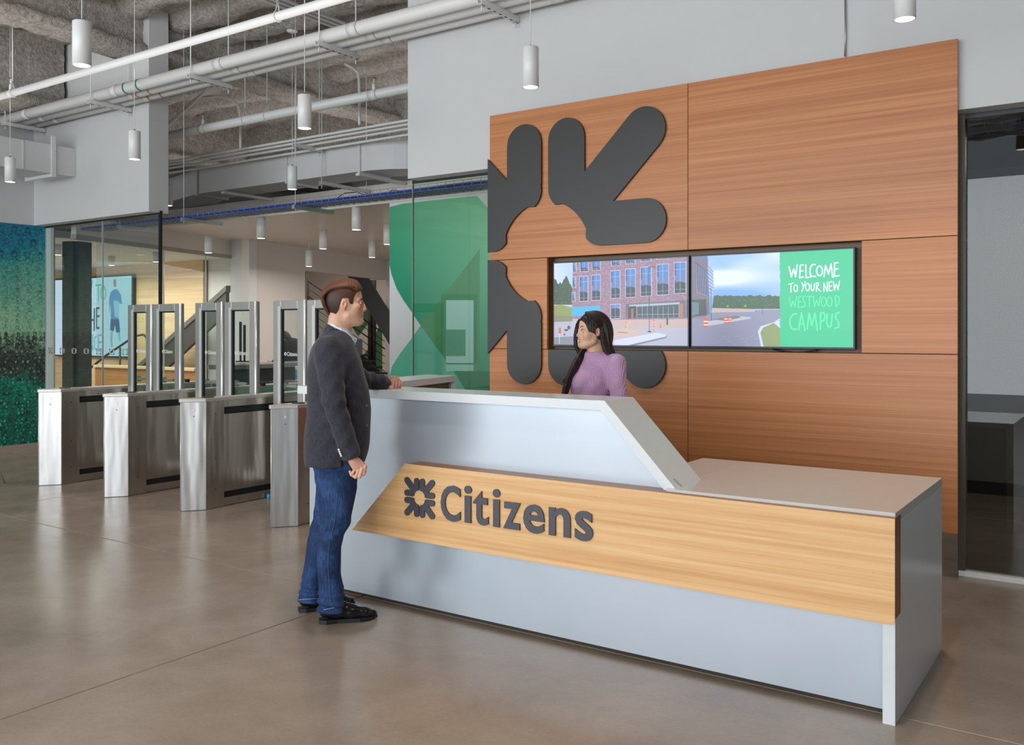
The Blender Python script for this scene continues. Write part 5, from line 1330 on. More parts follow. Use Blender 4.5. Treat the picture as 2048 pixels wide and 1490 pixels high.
# eyes and eyebrows
def eye_parts(fr, P, parent, yc=0.0, xf=None, iris='4a3a2c', brow='3a241a', male=True):
    M_w = plain('eye_white', 'e4dedb', 0.2); M_i = plain('iris', iris, 0.2); M_l = plain('lash', '241a18', 0.6)
    W = fr.W if xf is None else xf
    for sd in (-1, 1):
        c_ = P(720.2, 605.6, yc + sd * .0315)
        f = Field(c_ - .02, c_ + .02, .001); f.ell(c_, (.0102, .0118, .0102), 0)
        V, F = f.mesh(); to_mesh_obj('eyeball', V, F, M_w, parent, W, 0)
        ci = c_ + np.array([.0085, sd * .0006, -.0002]); f = Field(ci - .01, ci + .01, .0008); f.ell(ci, (.0024, .0050, .0050), 0); V, F = f.mesh(); to_mesh_obj('iris', V, F, M_i, parent, W, 0)
        # lids
        f = Field(c_ - .024, c_ + .024, .0011); f.ell(c_ + np.array([.0004, 0, .0012]), (.0117, .0150, .0108), 0); f.half(c_ + np.array([0, 0, .0018]), (.35, 0, -1), .001); V, F = f.mesh(); to_mesh_obj('upper_lid', V, F, M['skin'], parent, W, 1, lambda V: np.tile(L3('bf8c74'), (len(V), 1)))
        f = Field(c_ - .024, c_ + .024, .0011); f.ell(c_ + np.array([.0000, 0, -.0014]), (.0113, .0145, .0104), 0); f.half(c_ + np.array([0, 0, -.0042]), (.12, 0, 1), .001); V, F = f.mesh(); to_mesh_obj('lower_lid', V, F, M['skin'], parent, W, 1, lambda V: np.tile(L3('cc9a80'), (len(V), 1)))
        f = Field(c_ - .03, c_ + .03, .0011); a_ = c_ + np.array([.0118, -sd * .011, .0022]); b_ = c_ + np.array([.0120, 0, .0045]); d_ = c_ + np.array([.0065, sd * .0135, .0020])
        f.cap(a_, b_, .0010, .0013, .001); f.cap(b_, d_, .0013, .0011, .001); V, F = f.mesh(); to_mesh_obj('lashes', V, F, M_l, parent, W, 0)
        f = Field(c_ - .04, c_ + .04, .0013); t_ = .0030 if male else .0019
        up_ = 0 if male else 2.6; a_ = P(726.0 - up_ * .6, 599.6 - up_, yc + sd * .012); b_ = P(724.2, 597.4 - up_, yc + sd * .030); d_ = P(717.2, 599.2 - up_ * .3, yc + sd * .047)
        f.cap(a_, b_, t_, t_ * 1.1, .002); f.cap(b_, d_, t_ * 1.1, t_ * .5, .002); V, F = f.mesh(); to_mesh_obj('eyebrow', V, F, M['hair'], parent, W, 0, lambda V: np.tile(L3(brow), (len(V), 1)))
eye_parts(mf, Pm, man)
def smooth_path(P, R, n=4):
    out, rr = [], []
    for i in range(len(P) - 1):
        a, b, c, d = P[max(i - 1, 0)], P[i], P[i + 1], P[min(i + 2, len(P) - 1)]
        for q in range(n):
            u = q / n; out.append(.5 * ((2 * b) + (c - a) * u + (2 * a - 5 * b + 4 * c - d) * u * u + (3 * b - a - 3 * c + d) * u ** 3)); rr.append(R[i] + (R[i + 1] - R[i]) * u)
    return out + [P[-1]], rr + [R[-1]]
# ---- hair: short clipped sides, long swept-back top
def hair_short(f0):
    f = Field(hf.lo, hf.lo + (hf.n - 1) * hf.h, hf.h)
    rr = []
    for py, a, b, hw in FACE_ROWS[:11]:
        p, q = Pm(a - 1.8, py, 0), Pm(b + 1.6, py, 0); rr.append((p[2], p[0], q[0], -hw - .0045, hw + .0045))
    f.stack(rr, 0, 2.15)
    return f
hs = hair_short(0)
g_ = np.meshgrid(*hs.ax, indexing='ij', sparse=True)
def pxz(px, py): q = m(px, py, 0); return q[0], q[2]
# keep only the hair region: above the hairline, behind the temple and sideburn, above the nape
x_, z_ = g_[0] + 0 * g_[1] + 0 * g_[2], g_[2] + 0 * g_[0] + 0 * g_[1]
hl = [pxz(*q) for q in ((721, 577), (707, 583), (710.5, 592), (706, 598), (705.5, 609.5), (699, 609.5), (697, 600), (683.5, 597), (680, 606), (677, 622), (671, 631), (655, 634))]
zc_ = np.interp(x_.ravel(), [q[0] for q in hl[::-1]], [q[1] for q in hl[::-1]]).reshape(x_.shape)
# piecewise line is not a function of x at the temple, so build it with two limits
za = np.interp(x_.ravel(), [pxz(650, 0)[0], pxz(659, 0)[0], pxz(671, 0)[0], pxz(677, 0)[0], pxz(681, 0)[0], pxz(684, 0)[0], pxz(696, 0)[0], pxz(699, 0)[0], pxz(705, 0)[0], pxz(707, 0)[0], pxz(712, 0)[0], pxz(723, 0)[0]],
               [pxz(0, 634)[1] if False else m(660, y, 0)[2] for y in (632, 634, 630, 621, 605, 597, 597, 608, 609, 596, 586, 577)]).reshape(x_.shape)
hs.f = np.maximum(hs.f, (za - z_).astype(np.float32))
Vs, Fs = hs.mesh()
def short_col(V):
    t = np.clip((V[:, 2] - m(680, 612, 0)[2]) / .08, 0, 1)[:, None]; n = (np.sin(V[:, 0] * 900 + V[:, 2] * 500) * np.sin(V[:, 1] * 800))[:, None]
    return np.clip((L3('3c2c26') * (1 - t) + L3('4c2f22') * t) * (1 + .15 * n), 0, 1)
to_mesh_obj('clipped_hair', Vs, Fs, M['hair'], man, mf.W, 1, short_col)
ht = Field(m(630, 660, -.11), m(735, 550, .11) , .0025)
ht = Field((m(632, 0, 0)[0], -.11, m(680, 645, 0)[2]), (m(732, 0, 0)[0], .11, m(680, 550, 0)[2]), .0025)
# locks: start at the forehead, sweep up and back to the nape
random.seed(11)
for k in range(26):
    s_ = -1 + 2 * k / 25; w_ = s_ * .066; q = 1 - abs(s_) ** 2.2
    lift = q
    P_ = [m(721.5 - 8 * (1 - q), 579 - 1.5 * q + 3 * (1 - q), w_ * .72), m(712, 567.5 - 2.5 * lift + 9 * (1 - q), w_ * .85), m(695, 561.5 - 1 * lift + 10 * (1 - q), w_), m(672, 565 + 9 * (1 - q), w_ * 1.02), m(653, 577 + 5 * (1 - q), w_ * .98), m(645.5, 594, w_ * .86), m(650, 612 + random.uniform(-3, 3), w_ * .66), m(658, 626 + random.uniform(-6, 5), w_ * .5)]
    R_ = [.0075, .0105, .0105, .0105, .0110, .0105, .0085, .0040]
    P_, R_ = smooth_path(P_, R_)
    for i in range(len(P_) - 1): ht.cap(P_[i], P_[i + 1], R_[i], R_[i + 1], .0028)
def top_col(V):
    n = np.sin(V[:, 1] * 480 + 1.3 * np.sin(V[:, 0] * 30)) * .5 + np.sin(V[:, 1] * 1130 + 2) * .3; t = np.clip(.45 + .5 * n, 0, 1)[:, None]
    u = np.clip((V[:, 0] - m(650, 0, 0)[0]) / .18, 0, 1)[:, None]
    return L3('40231a') * (1 - t) + (L3('74432c') * (1 - u) + L3('8a5a3c') * u) * t
put('swept_hair', ht, M['hair'], man, mf, 1, top_col)
# ---- shirt with collar
sf = Field((m(640, 0, 0)[0], -.14, 1.30), (m(725, 0, 0)[0], .14, 1.58), .0035)
sf.stack(rows_px(mf, [(655, 656, 695, -.058, .058), (660, 654, 701, -.062, .062), (672, 648, 707.5, -.075, .075), (690, 640, 711, -.09, .09), (712, 632, 714, -.11, .11), (735, 630, 716, -.12, .12)]), 0, 2.1)
put('shirt', sf, M['shirt'], man, mf)
cl_ = Field((m(645, 0, 0)[0], -.11, m(680, 705, 0)[2]), (m(725, 0, 0)[0], .11, m(680, 636, 0)[2]), .0022)
for sd in (-1, 1):
    pts_ = [m(656.5, 646, 0), m(660, 647.5, sd * .034), m(669, 651.5, sd * .057), m(682, 659, sd * .064), m(694, 667, sd * .054), m(703, 673, sd * .036)]
    drop = [.024, .026, .028, .030, .033, .046]; out_ = [.1, .15, .1, .05, .1, .22]
    for i in range(len(pts_) - 1):
        for q in range(9):
            t = q / 8; o0 = np.array([out_[i] * drop[i] * t, sd * .25 * drop[i] * t, -drop[i] * t]); o1 = np.array([out_[i + 1] * drop[i + 1] * t, sd * .25 * drop[i + 1] * t, -drop[i + 1] * t])
            cl_.cap(pts_[i] + o0, pts_[i + 1] + o1, .0032, .0032, .003)
    cl_.cap(m(704, 673, sd * .034), m(713, 680, sd * .030), .0036, .0026, .004); cl_.cap(m(713, 680, sd * .030), m(708, 692, sd * .040), .0026, .0032, .004); cl_.cap(m(706, 680, sd * .036), m(709, 684, sd * .034), .006, .005, .005)
put('shirt_collar', cl_, M['shirt'], man, mf)
# ---- blazer
jf = Field((-.27, -.33, m(680, 935, 0)[2] - .02), (.40, .46, m(680, 640, 0)[2]), .0055)
jf.stack(rows_px(mf, [(655, 648, 690, -.055, .055), (664, 643, 698, -.085, .085), (674, 637, 705, -.13, .13), (686, 628, 710, -.175, .175), (700, 621.5, 716, -.195, .195), (718, 616, 723, -.2, .2), (740, 614, 728, -.195, .195), (765, 613.5, 734, -.185, .185), (795, 615, 740, -.172, .172), (825, 613.5, 742, -.17, .17), (855, 610, 741.5, -.178, .178), (885, 607, 739, -.186, .186), (910, 606.5, 735, -.19, .19), (926, 608, 729, -.19, .19)]), 0, 2.35)
# opening at the neck and front V
jf.cap(m(664, 640, 0), m(684, 668, 0), .062, .060, .006, sub=True)
jf.cap(m(704, 672, 0), m(716, 700, 0), .046, .022, .01, sub=True)
jf.cap(m(716, 700, 0), m(738, 770, 0), .020, .006, .006, sub=True)
jf.cap(SH_F + np.array([0, -.01, .012]), EL_F, .068, .056, .035); jf.cap(EL_F, m(768, 766, .325), .055, .041, .02)
# sleeve near the camera with folds
jf.cap(SH_N + np.array([0, .006, .010]), EL_N, .072, .056, .022); jf.cap(EL_N, m(701, 908, -.218), .056, .0495, .012)
def folds(X, Y, Z):
    near = np.clip((-Y - .12) / .06, 0, 1)
    el = np.exp(-((Z - EL_N[2]) / .10) ** 2); hem = np.exp(-((Z - 1.22) / .10) ** 2)
    a = near * (.0028 * el * np.sin(Z * 95 + X * 60) + .0018 * np.sin(Z * 52 - X * 75 + 1.0))
    b = (1 - near) * (.0022 * np.sin(X * 70 - Z * 30) * hem + .0016 * np.sin(X * 44 + Z * 26 + Y * 20))
    far = np.clip((Y - .15) / .06, 0, 1) * .0026 * np.sin(X * 90 + Y * 50)
    return (a + b + far).astype(np.float32)
jf.warp(folds)
# armhole crease, back vent, clean hem and cuffs
jf.cap(m(629, 728, -.245), m(641, 790, -.262), .004, .003, .010, sub=True)
jf.cap(m(694, 722, -.232), m(698, 790, -.262), .0035, .0025, .010, sub=True)
jf.cap(m(627, 845, -.178), m(611, 930, -.186), .0018, .0045, .004, sub=True)
jf.half(m(670, 925, 0), (0.05, 0, -1)); jf.half(m(702, 916, 0) + np.array([0, 0, -.0]), (.30, 0, -1), .002) if False else None
jf.half(m(774, 766, .33), (.9, .42, .05), .002) if False else None
# hollow the mouths of both sleeves and the hem
d_ = (m(701, 908, -.218) - EL_N); d_ /= np.linalg.norm(d_); e_ = m(704, 916, -.218)
g_ = np.meshgrid(*jf.ax, indexing='ij', sparse=True)
pl_ = (g_[0] - e_[0]) * d_[0] + (g_[1] - e_[1]) * d_[1] + (g_[2] - e_[2]) * d_[2]
jf.f = np.where((g_[1] < -.165) & (g_[0] > m(684, 0, 0)[0]), np.maximum(jf.f, pl_), jf.f).astype(np.float32)
put('blazer', jf, M['jacket'], man, mf)
def ribbon(name, P, r, mat, parent, fr, h=.0022, k=.003, smooth=1):
    P = [np.array(p) for p in P]; lo = np.min(P, 0) - .02; hi = np.max(P, 0) + .02
    f = Field(lo, hi, h); R = r if isinstance(r, list) else [r] * len(P)
    for i in range(len(P) - 1): f.cap(P[i], P[i + 1], R[i], R[i + 1], k)
    V, F = f.mesh(); return to_mesh_obj(name, V, F, mat, parent, fr.W, smooth)
# collar band of the blazer and both lapels
lf = Field((m(640, 0, 0)[0], -.2, 1.08), (m(748, 0, 0)[0], .2, m(680, 638, 0)[2]), .003)
for sd in (-1, 1):
    band = [m(655, 649.5, 0), m(658, 651, sd * .040), m(666, 656, sd * .068), m(679, 666, sd * .080), m(692, 679, sd * .074)]
    for i in range(4):
        for q in range(4): lf.cap(band[i] - np.array([.006 * q, -sd * .002 * q, .0075 * q]), band[i + 1] - np.array([.006 * q, -sd * .003 * q, .0065 * q]), .0048, .0048, .004)
    lap = [m(692, 680, sd * .073), m(702, 697, sd * .060), m(712, 716, sd * .046), m(722, 742, sd * .030), m(731, 775, sd * .018), m(735.5, 800, sd * .012)]
    wid = [.020, .042, .046, .040, .022, .006]
    for i in range(5):
        for q in range(6):
            t0, t1 = wid[i] * q / 5, wid[i + 1] * q / 5
            lf.cap(lap[i] + np.array([-t0 * .62, sd * t0 * .80, -.002]), lap[i + 1] + np.array([-t1 * .62, sd * t1 * .80, -.002]), .0042, .0042, .004)
put('collar_and_lapels', lf, M['lapel'], man, mf)
bt = plain('horn_button', '55535a', 0.3); bw = plain('pearl_button', 'd8d8d6', 0.25)
for (px, py) in ((735.5, 812), (735.5, 851)):
    p = m(px - 2, py, -.106); f = Field(p - .012, p + .012, .0012); f.ell(p, (.0075, .007, .0075), 0); V, F = f.mesh(); to_mesh_obj('front_button', V, F, bt, man, mf.W, 0)
for k in range(4):
    p = m(677.5 + k * 1.6, 899.5 + k * 4.0, -.262 + .0005 * k); f = Field(p - .012, p + .012, .0012); f.ell(p, (.0058, .0032, .0058), 0); V, F = f.mesh(); to_mesh_obj('cuff_button', V, F, bw, man, mf.W, 0)
# ---- jeans
def denim():
    s = NT('blue_denim').base('2b4672', 0.8, 0, 0.25); v = s.coord((1, 1, 1)); a = s.noise(v, 6, 4, .6); b = s.noise(s.coord((1, 1, .15)), 190, 2)
    mm = s.add('ShaderNodeMath', operation='MULTIPLY_ADD'); mm.inputs[1].default_value = .35; s.link(b, mm.inputs[0]); m1 = s.add('ShaderNodeMath', operation='MULTIPLY'); m1.inputs[1].default_value = .65; s.link(a, m1.inputs[0]); s.link(m1.outputs[0], mm.inputs[2])
    s.link(s.ramp(mm.outputs[0], [(.34, '15233f'), (.5, '20365a'), (.64, '34507c'), (.75, '4c6a96')]), s.b.inputs['Base Color']); s.bump(b, .2, .001); return s.m
M['denim'] = denim()
df = Field((-.27, -.24, .075), (.17, .24, m(680, 905, 0)[2]), .0048)
df.stack(rows_px(mf, [(905, 626, 722, -.155, .155), (930, 626, 720, -.165, .165), (955, 630, 716, -.165, .165)]), 0, 2.2)
df.stack(rows_px(mf, [(925, 628, 719, -.165, -.002), (952, 630, 716.5, -.175, -.005), (985, 634, 712, -.18, -.015), (1018, 638.5, 706.5, -.18, -.022), (1046, 640, 701, -.178, -.03), (1066, 637, 691, -.172, -.036), (1088, 633, 683.5, -.165, -.038), (1122, 633.5, 681.5, -.157, -.035), (1150, 636.5, 681, -.152, -.03), (1172, 637.5, 687, -.152, -.024), (1190, 635.5, 689.5, -.155, -.018), (1209, 634.5, 687, -.156, -.016), (1222, 635, 684, -.15, -.02)]), .02, 2.1)
df.stack(rows_px(mf, [(925, 628, 712, .002, .165), (952, 630, 708, .005, .17), (985, 632, 700, .01, .175), (1018, 629, 692, .018, .175), (1046, 622, 683, .026, .175), (1075, 616, 668, .034, .17), (1104, 611.5, 658, .04, .165), (1135, 607, 650, .044, .16), (1165, 602.5, 646, .044, .158), (1185, 598, 644, .04, .162), (1200, 595.5, 642, .04, .162)]), .02, 2.1)
def jfold(X, Y, Z):
    low = np.exp(-((Z - .12) / .07) ** 2); kn = np.exp(-((Z - .50) / .07) ** 2); th = np.exp(-((Z - .80) / .09) ** 2)
    return (.0062 * low * np.sin(Z * 150 + X * 22 + Y * 14) + .0036 * kn * np.sin(Z * 85 - X * 55) + .0026 * th * np.sin(Z * 70 + X * 70) + .0016 * np.sin(Z * 24 + X * 48 + Y * 30)).astype(np.float32)
df.warp(jfold)
df.half(m(636, 1224, -.08), (-.0, 0, -1)) if False else None
put('jeans', df, M['denim'], man, mf)
sm = plain('seam_stitch', '3f5680', 0.8)
ribbon('side_seam', [m(679, 930, -.168), m(677, 960, -.1755), m(674, 1000, -.1815), m(669, 1045, -.1815), m(659, 1085, -.168), m(656, 1125, -.159), m(658, 1160, -.1545), m(661, 1205, -.158)], .0016, sm, man, mf, .0012, .001, 0)
hemm = plain('hem_stitch', '7f90aa', 0.8)
def ell_ring(fr, py0, px0, px1, y0, y1, tilt=0):
    out = []
    for t in np.linspace(0, 2 * PI, 26):
        px = (px0 + px1) / 2 + (px1 - px0) / 2 * math.cos(t); out.append(fr.M(px, py0 + tilt * math.cos(t), (y0 + y1) / 2 + (y1 - y0) / 2 * math.sin(t)))
    return out
ribbon('hem_stitching', ell_ring(mf, 1217, 634.5, 685.5, -.152, -.019, -5), .0018, hemm, man, mf, .0014, .001, 0)
ribbon('hem_stitching', ell_ring(mf, 1198, 595, 642.5, .039, .163, -2), .0018, hemm, man, mf, .0014, .001, 0)
# ---- shoes
def shoe(heel, toe, width, tag_):
    heel, toe = np.array(heel), np.array(toe); d = toe - heel; L = np.linalg.norm(d); d = d / L; n = np.array([-d[1], d[0], 0]); up = np.array([0, 0, 1.0])
    Q = lambda f_, s_, z: heel + d * L * f_ + n * s_ + up * z
    lo = np.minimum(heel, toe) - .07; hi = np.maximum(heel, toe) + .07; lo[2] = -.005; hi[2] = .16
    f = Field(lo, hi, .0028)
    f.cap(Q(.13, 0, .062), Q(.30, 0, .062), .036, .038, .01); f.cap(Q(.12, 0, .085), Q(.22, 0, .088), .031, .033, .012)
    f.cap(Q(.30, 0, .060), Q(.55, 0, .044), .040, .036, .02); f.cap(Q(.55, 0, .042), Q(.78, -.004, .034), .0375, .030, .02); f.cap(Q(.78, -.004, .033), Q(.935, -.006, .030), .028, .016, .015)
    f.cap(Q(.36, 0, .088), Q(.56, 0, .066), .020, .016, .018)
    f.cap(Q(.15, 0, .145), Q(.24, 0, .145), .034, .036, .004, sub=True)
    f.half((0, 0, .020), (0, 0, -1), .003)
    V, F = f.mesh(); o = to_mesh_obj('shoe', V, F, M['shoe'], man, mf.W, 1)
    f = Field(lo, hi, .0028)
    outl = [(0.015, .026), (.12, .036), (.30, .034), (.5, .040), (.68, .042), (.84, .033), (.95, .018), (1.0, .004)]
    rr = []
    bm = bmesh.new(); top, bot = [], []
    ring = [(a, b) for a, b in outl] + [(a, -b - (.006 if .5 < a < .9 else 0)) for a, b in outl[::-1]]
    for z0, z1, sel in ((.008, .021, ring), (0.0, .022, [(0.012, .024), (.12, .035), (.255, .033), (.255, -.033), (.12, -.035), (.012, -.024)])):
        a_ = [bm.verts.new(mf.W(Q(u, v, z0 if sel is not ring or u < .9 else z0 + .0))) for u, v in sel]; b_ = [bm.verts.new(mf.W(Q(u, v, z1))) for u, v in sel]
        if sel is ring:
            for vtx, (u, v) in zip(a_, sel): vtx.co.z = .0005 if .42 < u < .88 else (.006 if u >= .88 else .008)
        bm.faces.new(a_); bm.faces.new(b_[::-1])
        for i in range(len(sel)): bm.faces.new([a_[i], b_[i], b_[(i + 1) % len(sel)], a_[(i + 1) % len(sel)]])
    bmesh.ops.recalc_face_normals(bm, faces=bm.faces)
    me = bpy.data.meshes.new('sole'); bm.to_mesh(me); bm.free(); me.materials.append(M['sole']); so = bpy.data.objects.new('sole', me); C.objects.link(so); world_child(so, man)
    for k in range(4):
        u = .40 + k * .045; z = .110 - k * .0085
        ribbon('shoe_lace', [Q(u, -.020, z - .010), Q(u + .01, 0, z - .001), Q(u, .020, z - .010)], .0017, M['sole'], man, mf, .0012, .001, 0)
    if tag_:
        for e in (-1, 1): ribbon('lace_bow', [Q(.42, 0, .112), Q(.44, e * .018, .124), Q(.50, e * .034, .112), Q(.53, e * .036, .100)], .0018, M['sole'], man, mf, .0012, .001, 0)
def gnd(px, py):
    p = onZ(px, py, 0); v = np.array([p.x, p.y, 0]) - mf.o; return np.array([v @ mf.ex, v @ mf.ey, 0])
gh, gt = gnd(637, 1247), gnd(755, 1236)
shoe(gh, gt, 1, True)
fh = gnd(596, 1224); shoe(fh, fh + (gt - gh) + np.array([0, .03, 0]), 1, False)
# ================================================================== WOMAN BEHIND THE DESK
wf = Frame(1188, 5.66); n = wf.M
wo = thing('person', 'woman with long dark hair in a lilac ribbed sweater standing behind the desk', 'person', tuple(wf.W(np.array([0.0, 0, 0]))))
# head space: reuse the profile drawing (pixels of the man's profile), placed by its own transform
HS = .00258 * .935
def Pc(px, py, y): return np.array([(px - 685) * HS, y * .935, (620 - py) * HS])
phi = math.radians(24)
ear_c = n(1188, 672, 0.0)                       # origin of head space
fwdv = np.array([-math.cos(phi), -math.sin(phi), 0]); sidev = np.array([-math.sin(phi), math.cos(phi), 0]) * 1.0
tilt = math.radians(3)
def WH(V):
    V = np.asarray(V); x, y, z = V[..., 0:1], V[..., 1:2], V[..., 2:3]
    x2, z2 = x * math.cos(tilt) + z * math.sin(tilt) * 0 , z + x * math.sin(tilt) * -0.0
    return wf.W(ear_c + x2 * fwdv + y * sidev + z2 * np.array([0, 0, 1.0]))
def WHl(v): v = np.asarray(v, float); return ear_c + v[0] * fwdv + v[1] * sidev + v[2] * np.array([0, 0, 1.0])
wfld = head_field(Pc, .0024, male=False)
# smile: teeth opening
Vh, Fh_ = wfld.mesh()
tw = skin_tone(Pc, 'dcae92', 'b4605e', 'd88a76', 'a87660', male=False)
colw = tw(Vh)
wcf = Field((-.25, -.28, .02), (.25, .25, 1.40), .011)
S1, S2 = n(1168, 731, .16), n(1233, 731, -.11)
E1, E2 = n(1158, 830, .20), n(1240, 830, -.17)
H1, H2 = n(1150, 860, .02), n(1196, 868, -.28)
wcf.cap(n(1192, 755, 0), n(1192, 900, 0), .075, .085, .05); wcf.cap(n(1175, 738, .11), n(1222, 738, -.07), .035, .035, .03); wcf.cap(n(1189, 694, 0), n(1190, 740, 0), .040, .042, .02)
for a_, b_, r0, r1 in ((S1, E1, .030, .03), (E1, H1, .03, .022), (S2, E2, .030, .03), (E2, H2, .03, .022)): wcf.cap(a_, b_, r0, r1, .03)
for sd in (-1, 1):
    hp = n(1194, 900, sd * .09); an = hp.copy(); an[2] = .10; kn = (hp + an) / 2
    wcf.cap(hp, kn, .075, .055, .03); wcf.cap(kn, an, .052, .035, .03)
Vc2, Fc2 = wcf.mesh()
Vw = np.concatenate([WH(Vh), wf.W(Vc2)]); Fw_ = np.concatenate([Fh_, Fc2 + len(Vh)])
cw_ = np.concatenate([colw, np.tile(L3('dcae92'), (len(Vc2), 1))])
to_mesh_obj('body', Vw, Fw_, M['skin'], wo, None, 1, lambda V: cw_)
eye_parts(None, Pc, wo, 0.0, WH, '3a281e', '3a2820', male=False)
f = Field(Pc(716, 640, -.03), Pc(732, 622, .03), .0008)
f.ell(Pc(722.8, 631.4, 0), (.0092, .0255, .0046), 0); V, F = f.mesh(); to_mesh_obj('teeth', V, F, plain('teeth', 'ece8e4', 0.2), wo, WH, 0)
# sweater
def knit():
    s = NT('lilac_rib_knit').base('b48cb4', 0.9, 0, 0.2); v = s.coord((1, 1, 1))
    wv = s.add('ShaderNodeTexWave'); wv.wave_type = 'BANDS'; wv.bands_direction = 'X'; wv.inputs['Scale'].default_value = 42; wv.inputs['Distortion'].default_value = 1.2; wv.inputs['Detail'].default_value = 1; wv.inputs['Detail Scale'].default_value = 1.0
    s.link(v, wv.inputs['Vector']); f = s.noise(v, 120, 3, .7)
    mm = s.add('ShaderNodeMath', operation='MULTIPLY_ADD'); mm.inputs[1].default_value = .5; s.link(wv.outputs['Fac'], mm.inputs[0]); m1 = s.add('ShaderNodeMath', operation='MULTIPLY'); m1.inputs[1].default_value = .5; s.link(f, m1.inputs[0]); s.link(m1.outputs[0], mm.inputs[2])
    s.link(s.ramp(mm.outputs[0], [(.2, '9d7398'), (.5, 'bb93b6'), (.85, 'd6b2d0')]), s.b.inputs['Base Color']); s.bump(mm.outputs[0], .5, .003)
    s.b.inputs['Sheen Weight'].default_value = .3; return s.m
M['knit'] = knit()
wj = Field((-.26, -.34, n(1190, 905, 0)[2]), (.27, .26, n(1190, 702, 0)[2]), .0048)
wj.stack(rows_px(wf, [(707, 1174, 1210, -.052, .052), (714, 1170, 1216, -.062, .065), (722, 1162, 1226, -.085, .10), (732, 1154, 1232, -.105, .125), (745, 1146, 1232, -.125, .13), (757, 1140.5, 1229, -.145, .125), (770, 1137.5, 1226, -.15, .12), (785, 1140, 1223, -.135, .11), (800, 1146, 1221, -.12, .105), (830, 1151, 1221, -.105, .10), (870, 1147, 1227, -.12, .12), (905, 1144, 1230, -.13, .13)]), 0, 2.2)
wj.ell(n(1157, 765, -.085), (.052, .060, .055), .04)
wj.cap(n(1188, 713, -.02), S2 + np.array([-.004, 0, .012]), .040, .050, .03); wj.cap(n(1184, 713, .02), S1 + np.array([.01, 0, .01]), .040, .048, .03)
wj.cap(S2 + np.array([0, 0, .006]), E2, .057, .048, .035); wj.cap(E2, H2, .045, .033, .02)
wj.cap(S1 + np.array([.01, 0, .006]), E1, .052, .043, .03); wj.cap(E1, H1, .043, .033, .02)
wj.cap(n(1189, 680, 0), n(1190, 709, 0), .047, .050, .004, sub=True)
wj.cap(n(1213, 748, -.175), n(1218, 795, -.19), .006, .008, .014, sub=True)
wj.warp(lambda X, Y, Z: (.0022 * np.sin(X * 60 - Z * 50) * np.exp(-((Z - 1.15) / .1) ** 2) + .0012 * np.sin(Z * 60 + X * 30)).astype(np.float32))
put('sweater', wj, M['knit'], wo, wf)
ring_ = []
for t in np.linspace(0, 2 * PI, 24):
    ring_.append(n(1190 + 18.0 * math.cos(t), 710.5 - 2.6 * math.cos(t) + 1.2 * math.sin(t), .054 * math.sin(t)))
ribbon('neck_band', ring_, .0062, M['knit'], wo, wf, .002, .002)
# trousers
wt = Field((-.2, -.24, .05), (.22, .22, n(1190, 892, 0)[2]), .009)
for sd in (-1, 1):
    hp = n(1192, 900, sd * .085); an = hp.copy(); an[2] = .07; kn = (hp + an) / 2
    wt.cap(hp, kn, .095, .07, .03); wt.cap(kn, an, .068, .052, .03)
put('trousers', wt, plain('dark_trousers', '23232a', 0.8), wo, wf)
for sd in (-1, 1):
    hp = n(1192, 900, sd * .085); b0 = np.array([hp[0] + .04, hp[1], .0])
    f = Field(b0 + np.array([-.28, -.06, 0]), b0 + np.array([.08, .06, .12]), .005); f.cap(b0 + np.array([0, 0, .04]), b0 + np.array([-.10, 0, .035]), .038, .035, .02); f.cap(b0 + np.array([-.10, 0, .035]), b0 + np.array([-.20, 0, .025]), .035, .02, .02); f.half((0, 0, .003), (0, 0, -1)); V, F = f.mesh()
    to_mesh_obj('shoe', V, F, M['shoe'], wo, wf.W, 1)
for (c0, sd) in ((H1, 1), (H2, -1)):
    f = Field(c0 - .11, c0 + .11, .003); dd = np.array([-.75, -.35 if sd > 0 else -.1, -.2]); dd /= np.linalg.norm(dd); sv = np.cross(dd, (0, 0, 1)); sv /= np.linalg.norm(sv)
    f.cap(c0 - dd * .01, c0 + dd * .03, .021, .024, .01); f.ell(c0 + dd * .045, (.030, .030, .015), .012)
    for k in range(4):
        a0 = c0 + dd * .065 + sv * (-.024 + .016 * k); L_ = (.055, .064, .060, .046)[k]; b0 = a0 + dd * L_ * .55; b1 = b0 + (dd + np.array([0, 0, -.7])) * L_ * .35
        f.cap(a0, b0, .0078, .0072, .003); f.cap(b0, b1, .0072, .0062, .002)
    f.cap(c0 + dd * .03 + sv * .022 * sd, c0 + dd * .06 + sv * .046 * sd, .0095, .0075, .006)
    V, F = f.mesh(); to_mesh_obj('hand', V, F, M['skin'], wo, wf.W, 1, lambda V: np.tile(L3('d8a88c'), (len(V), 1)))
# hair: crown over the skull and long locks front and back, one mesh
def dark_col(V):
    q = np.sin(V[:, 1] * 430 + V[:, 0] * 330 + 2 * np.sin(V[:, 2] * 25)) * .5 + .5; r2 = np.sin(V[:, 0] * 90 + V[:, 1] * 60) * .5 + .5; q = (q * r2)[:, None] ** 1.5
    return L3('1d1312') * (1 - q) + L3('3c2620') * q
random.seed(5)
hb = Field(n(1118, 800, -.16) * np.array([1, 0, 1]) + np.array([-.01, -.20, 0]), n(1250, 610, .2) * np.array([1, 0, 1]) + np.array([0, .20, 0]), .0030)
RZ = Matrix.Rotation(math.atan2(fwdv[1], fwdv[0]), 4, 'Z')
hb.ell(WHl((-.006, 0, .042)), (.112, .088, .116), .0, rot=RZ)
hb.ell(WHl((-.045, 0, -.01)), (.075, .080, .10), .03, rot=RZ)
def lock(f, P, R, k=.006):
    P, R = smooth_path(P, R, 3)
    for i in range(len(P) - 1): f.cap(P[i], P[i + 1], R[i], R[i + 1], k)
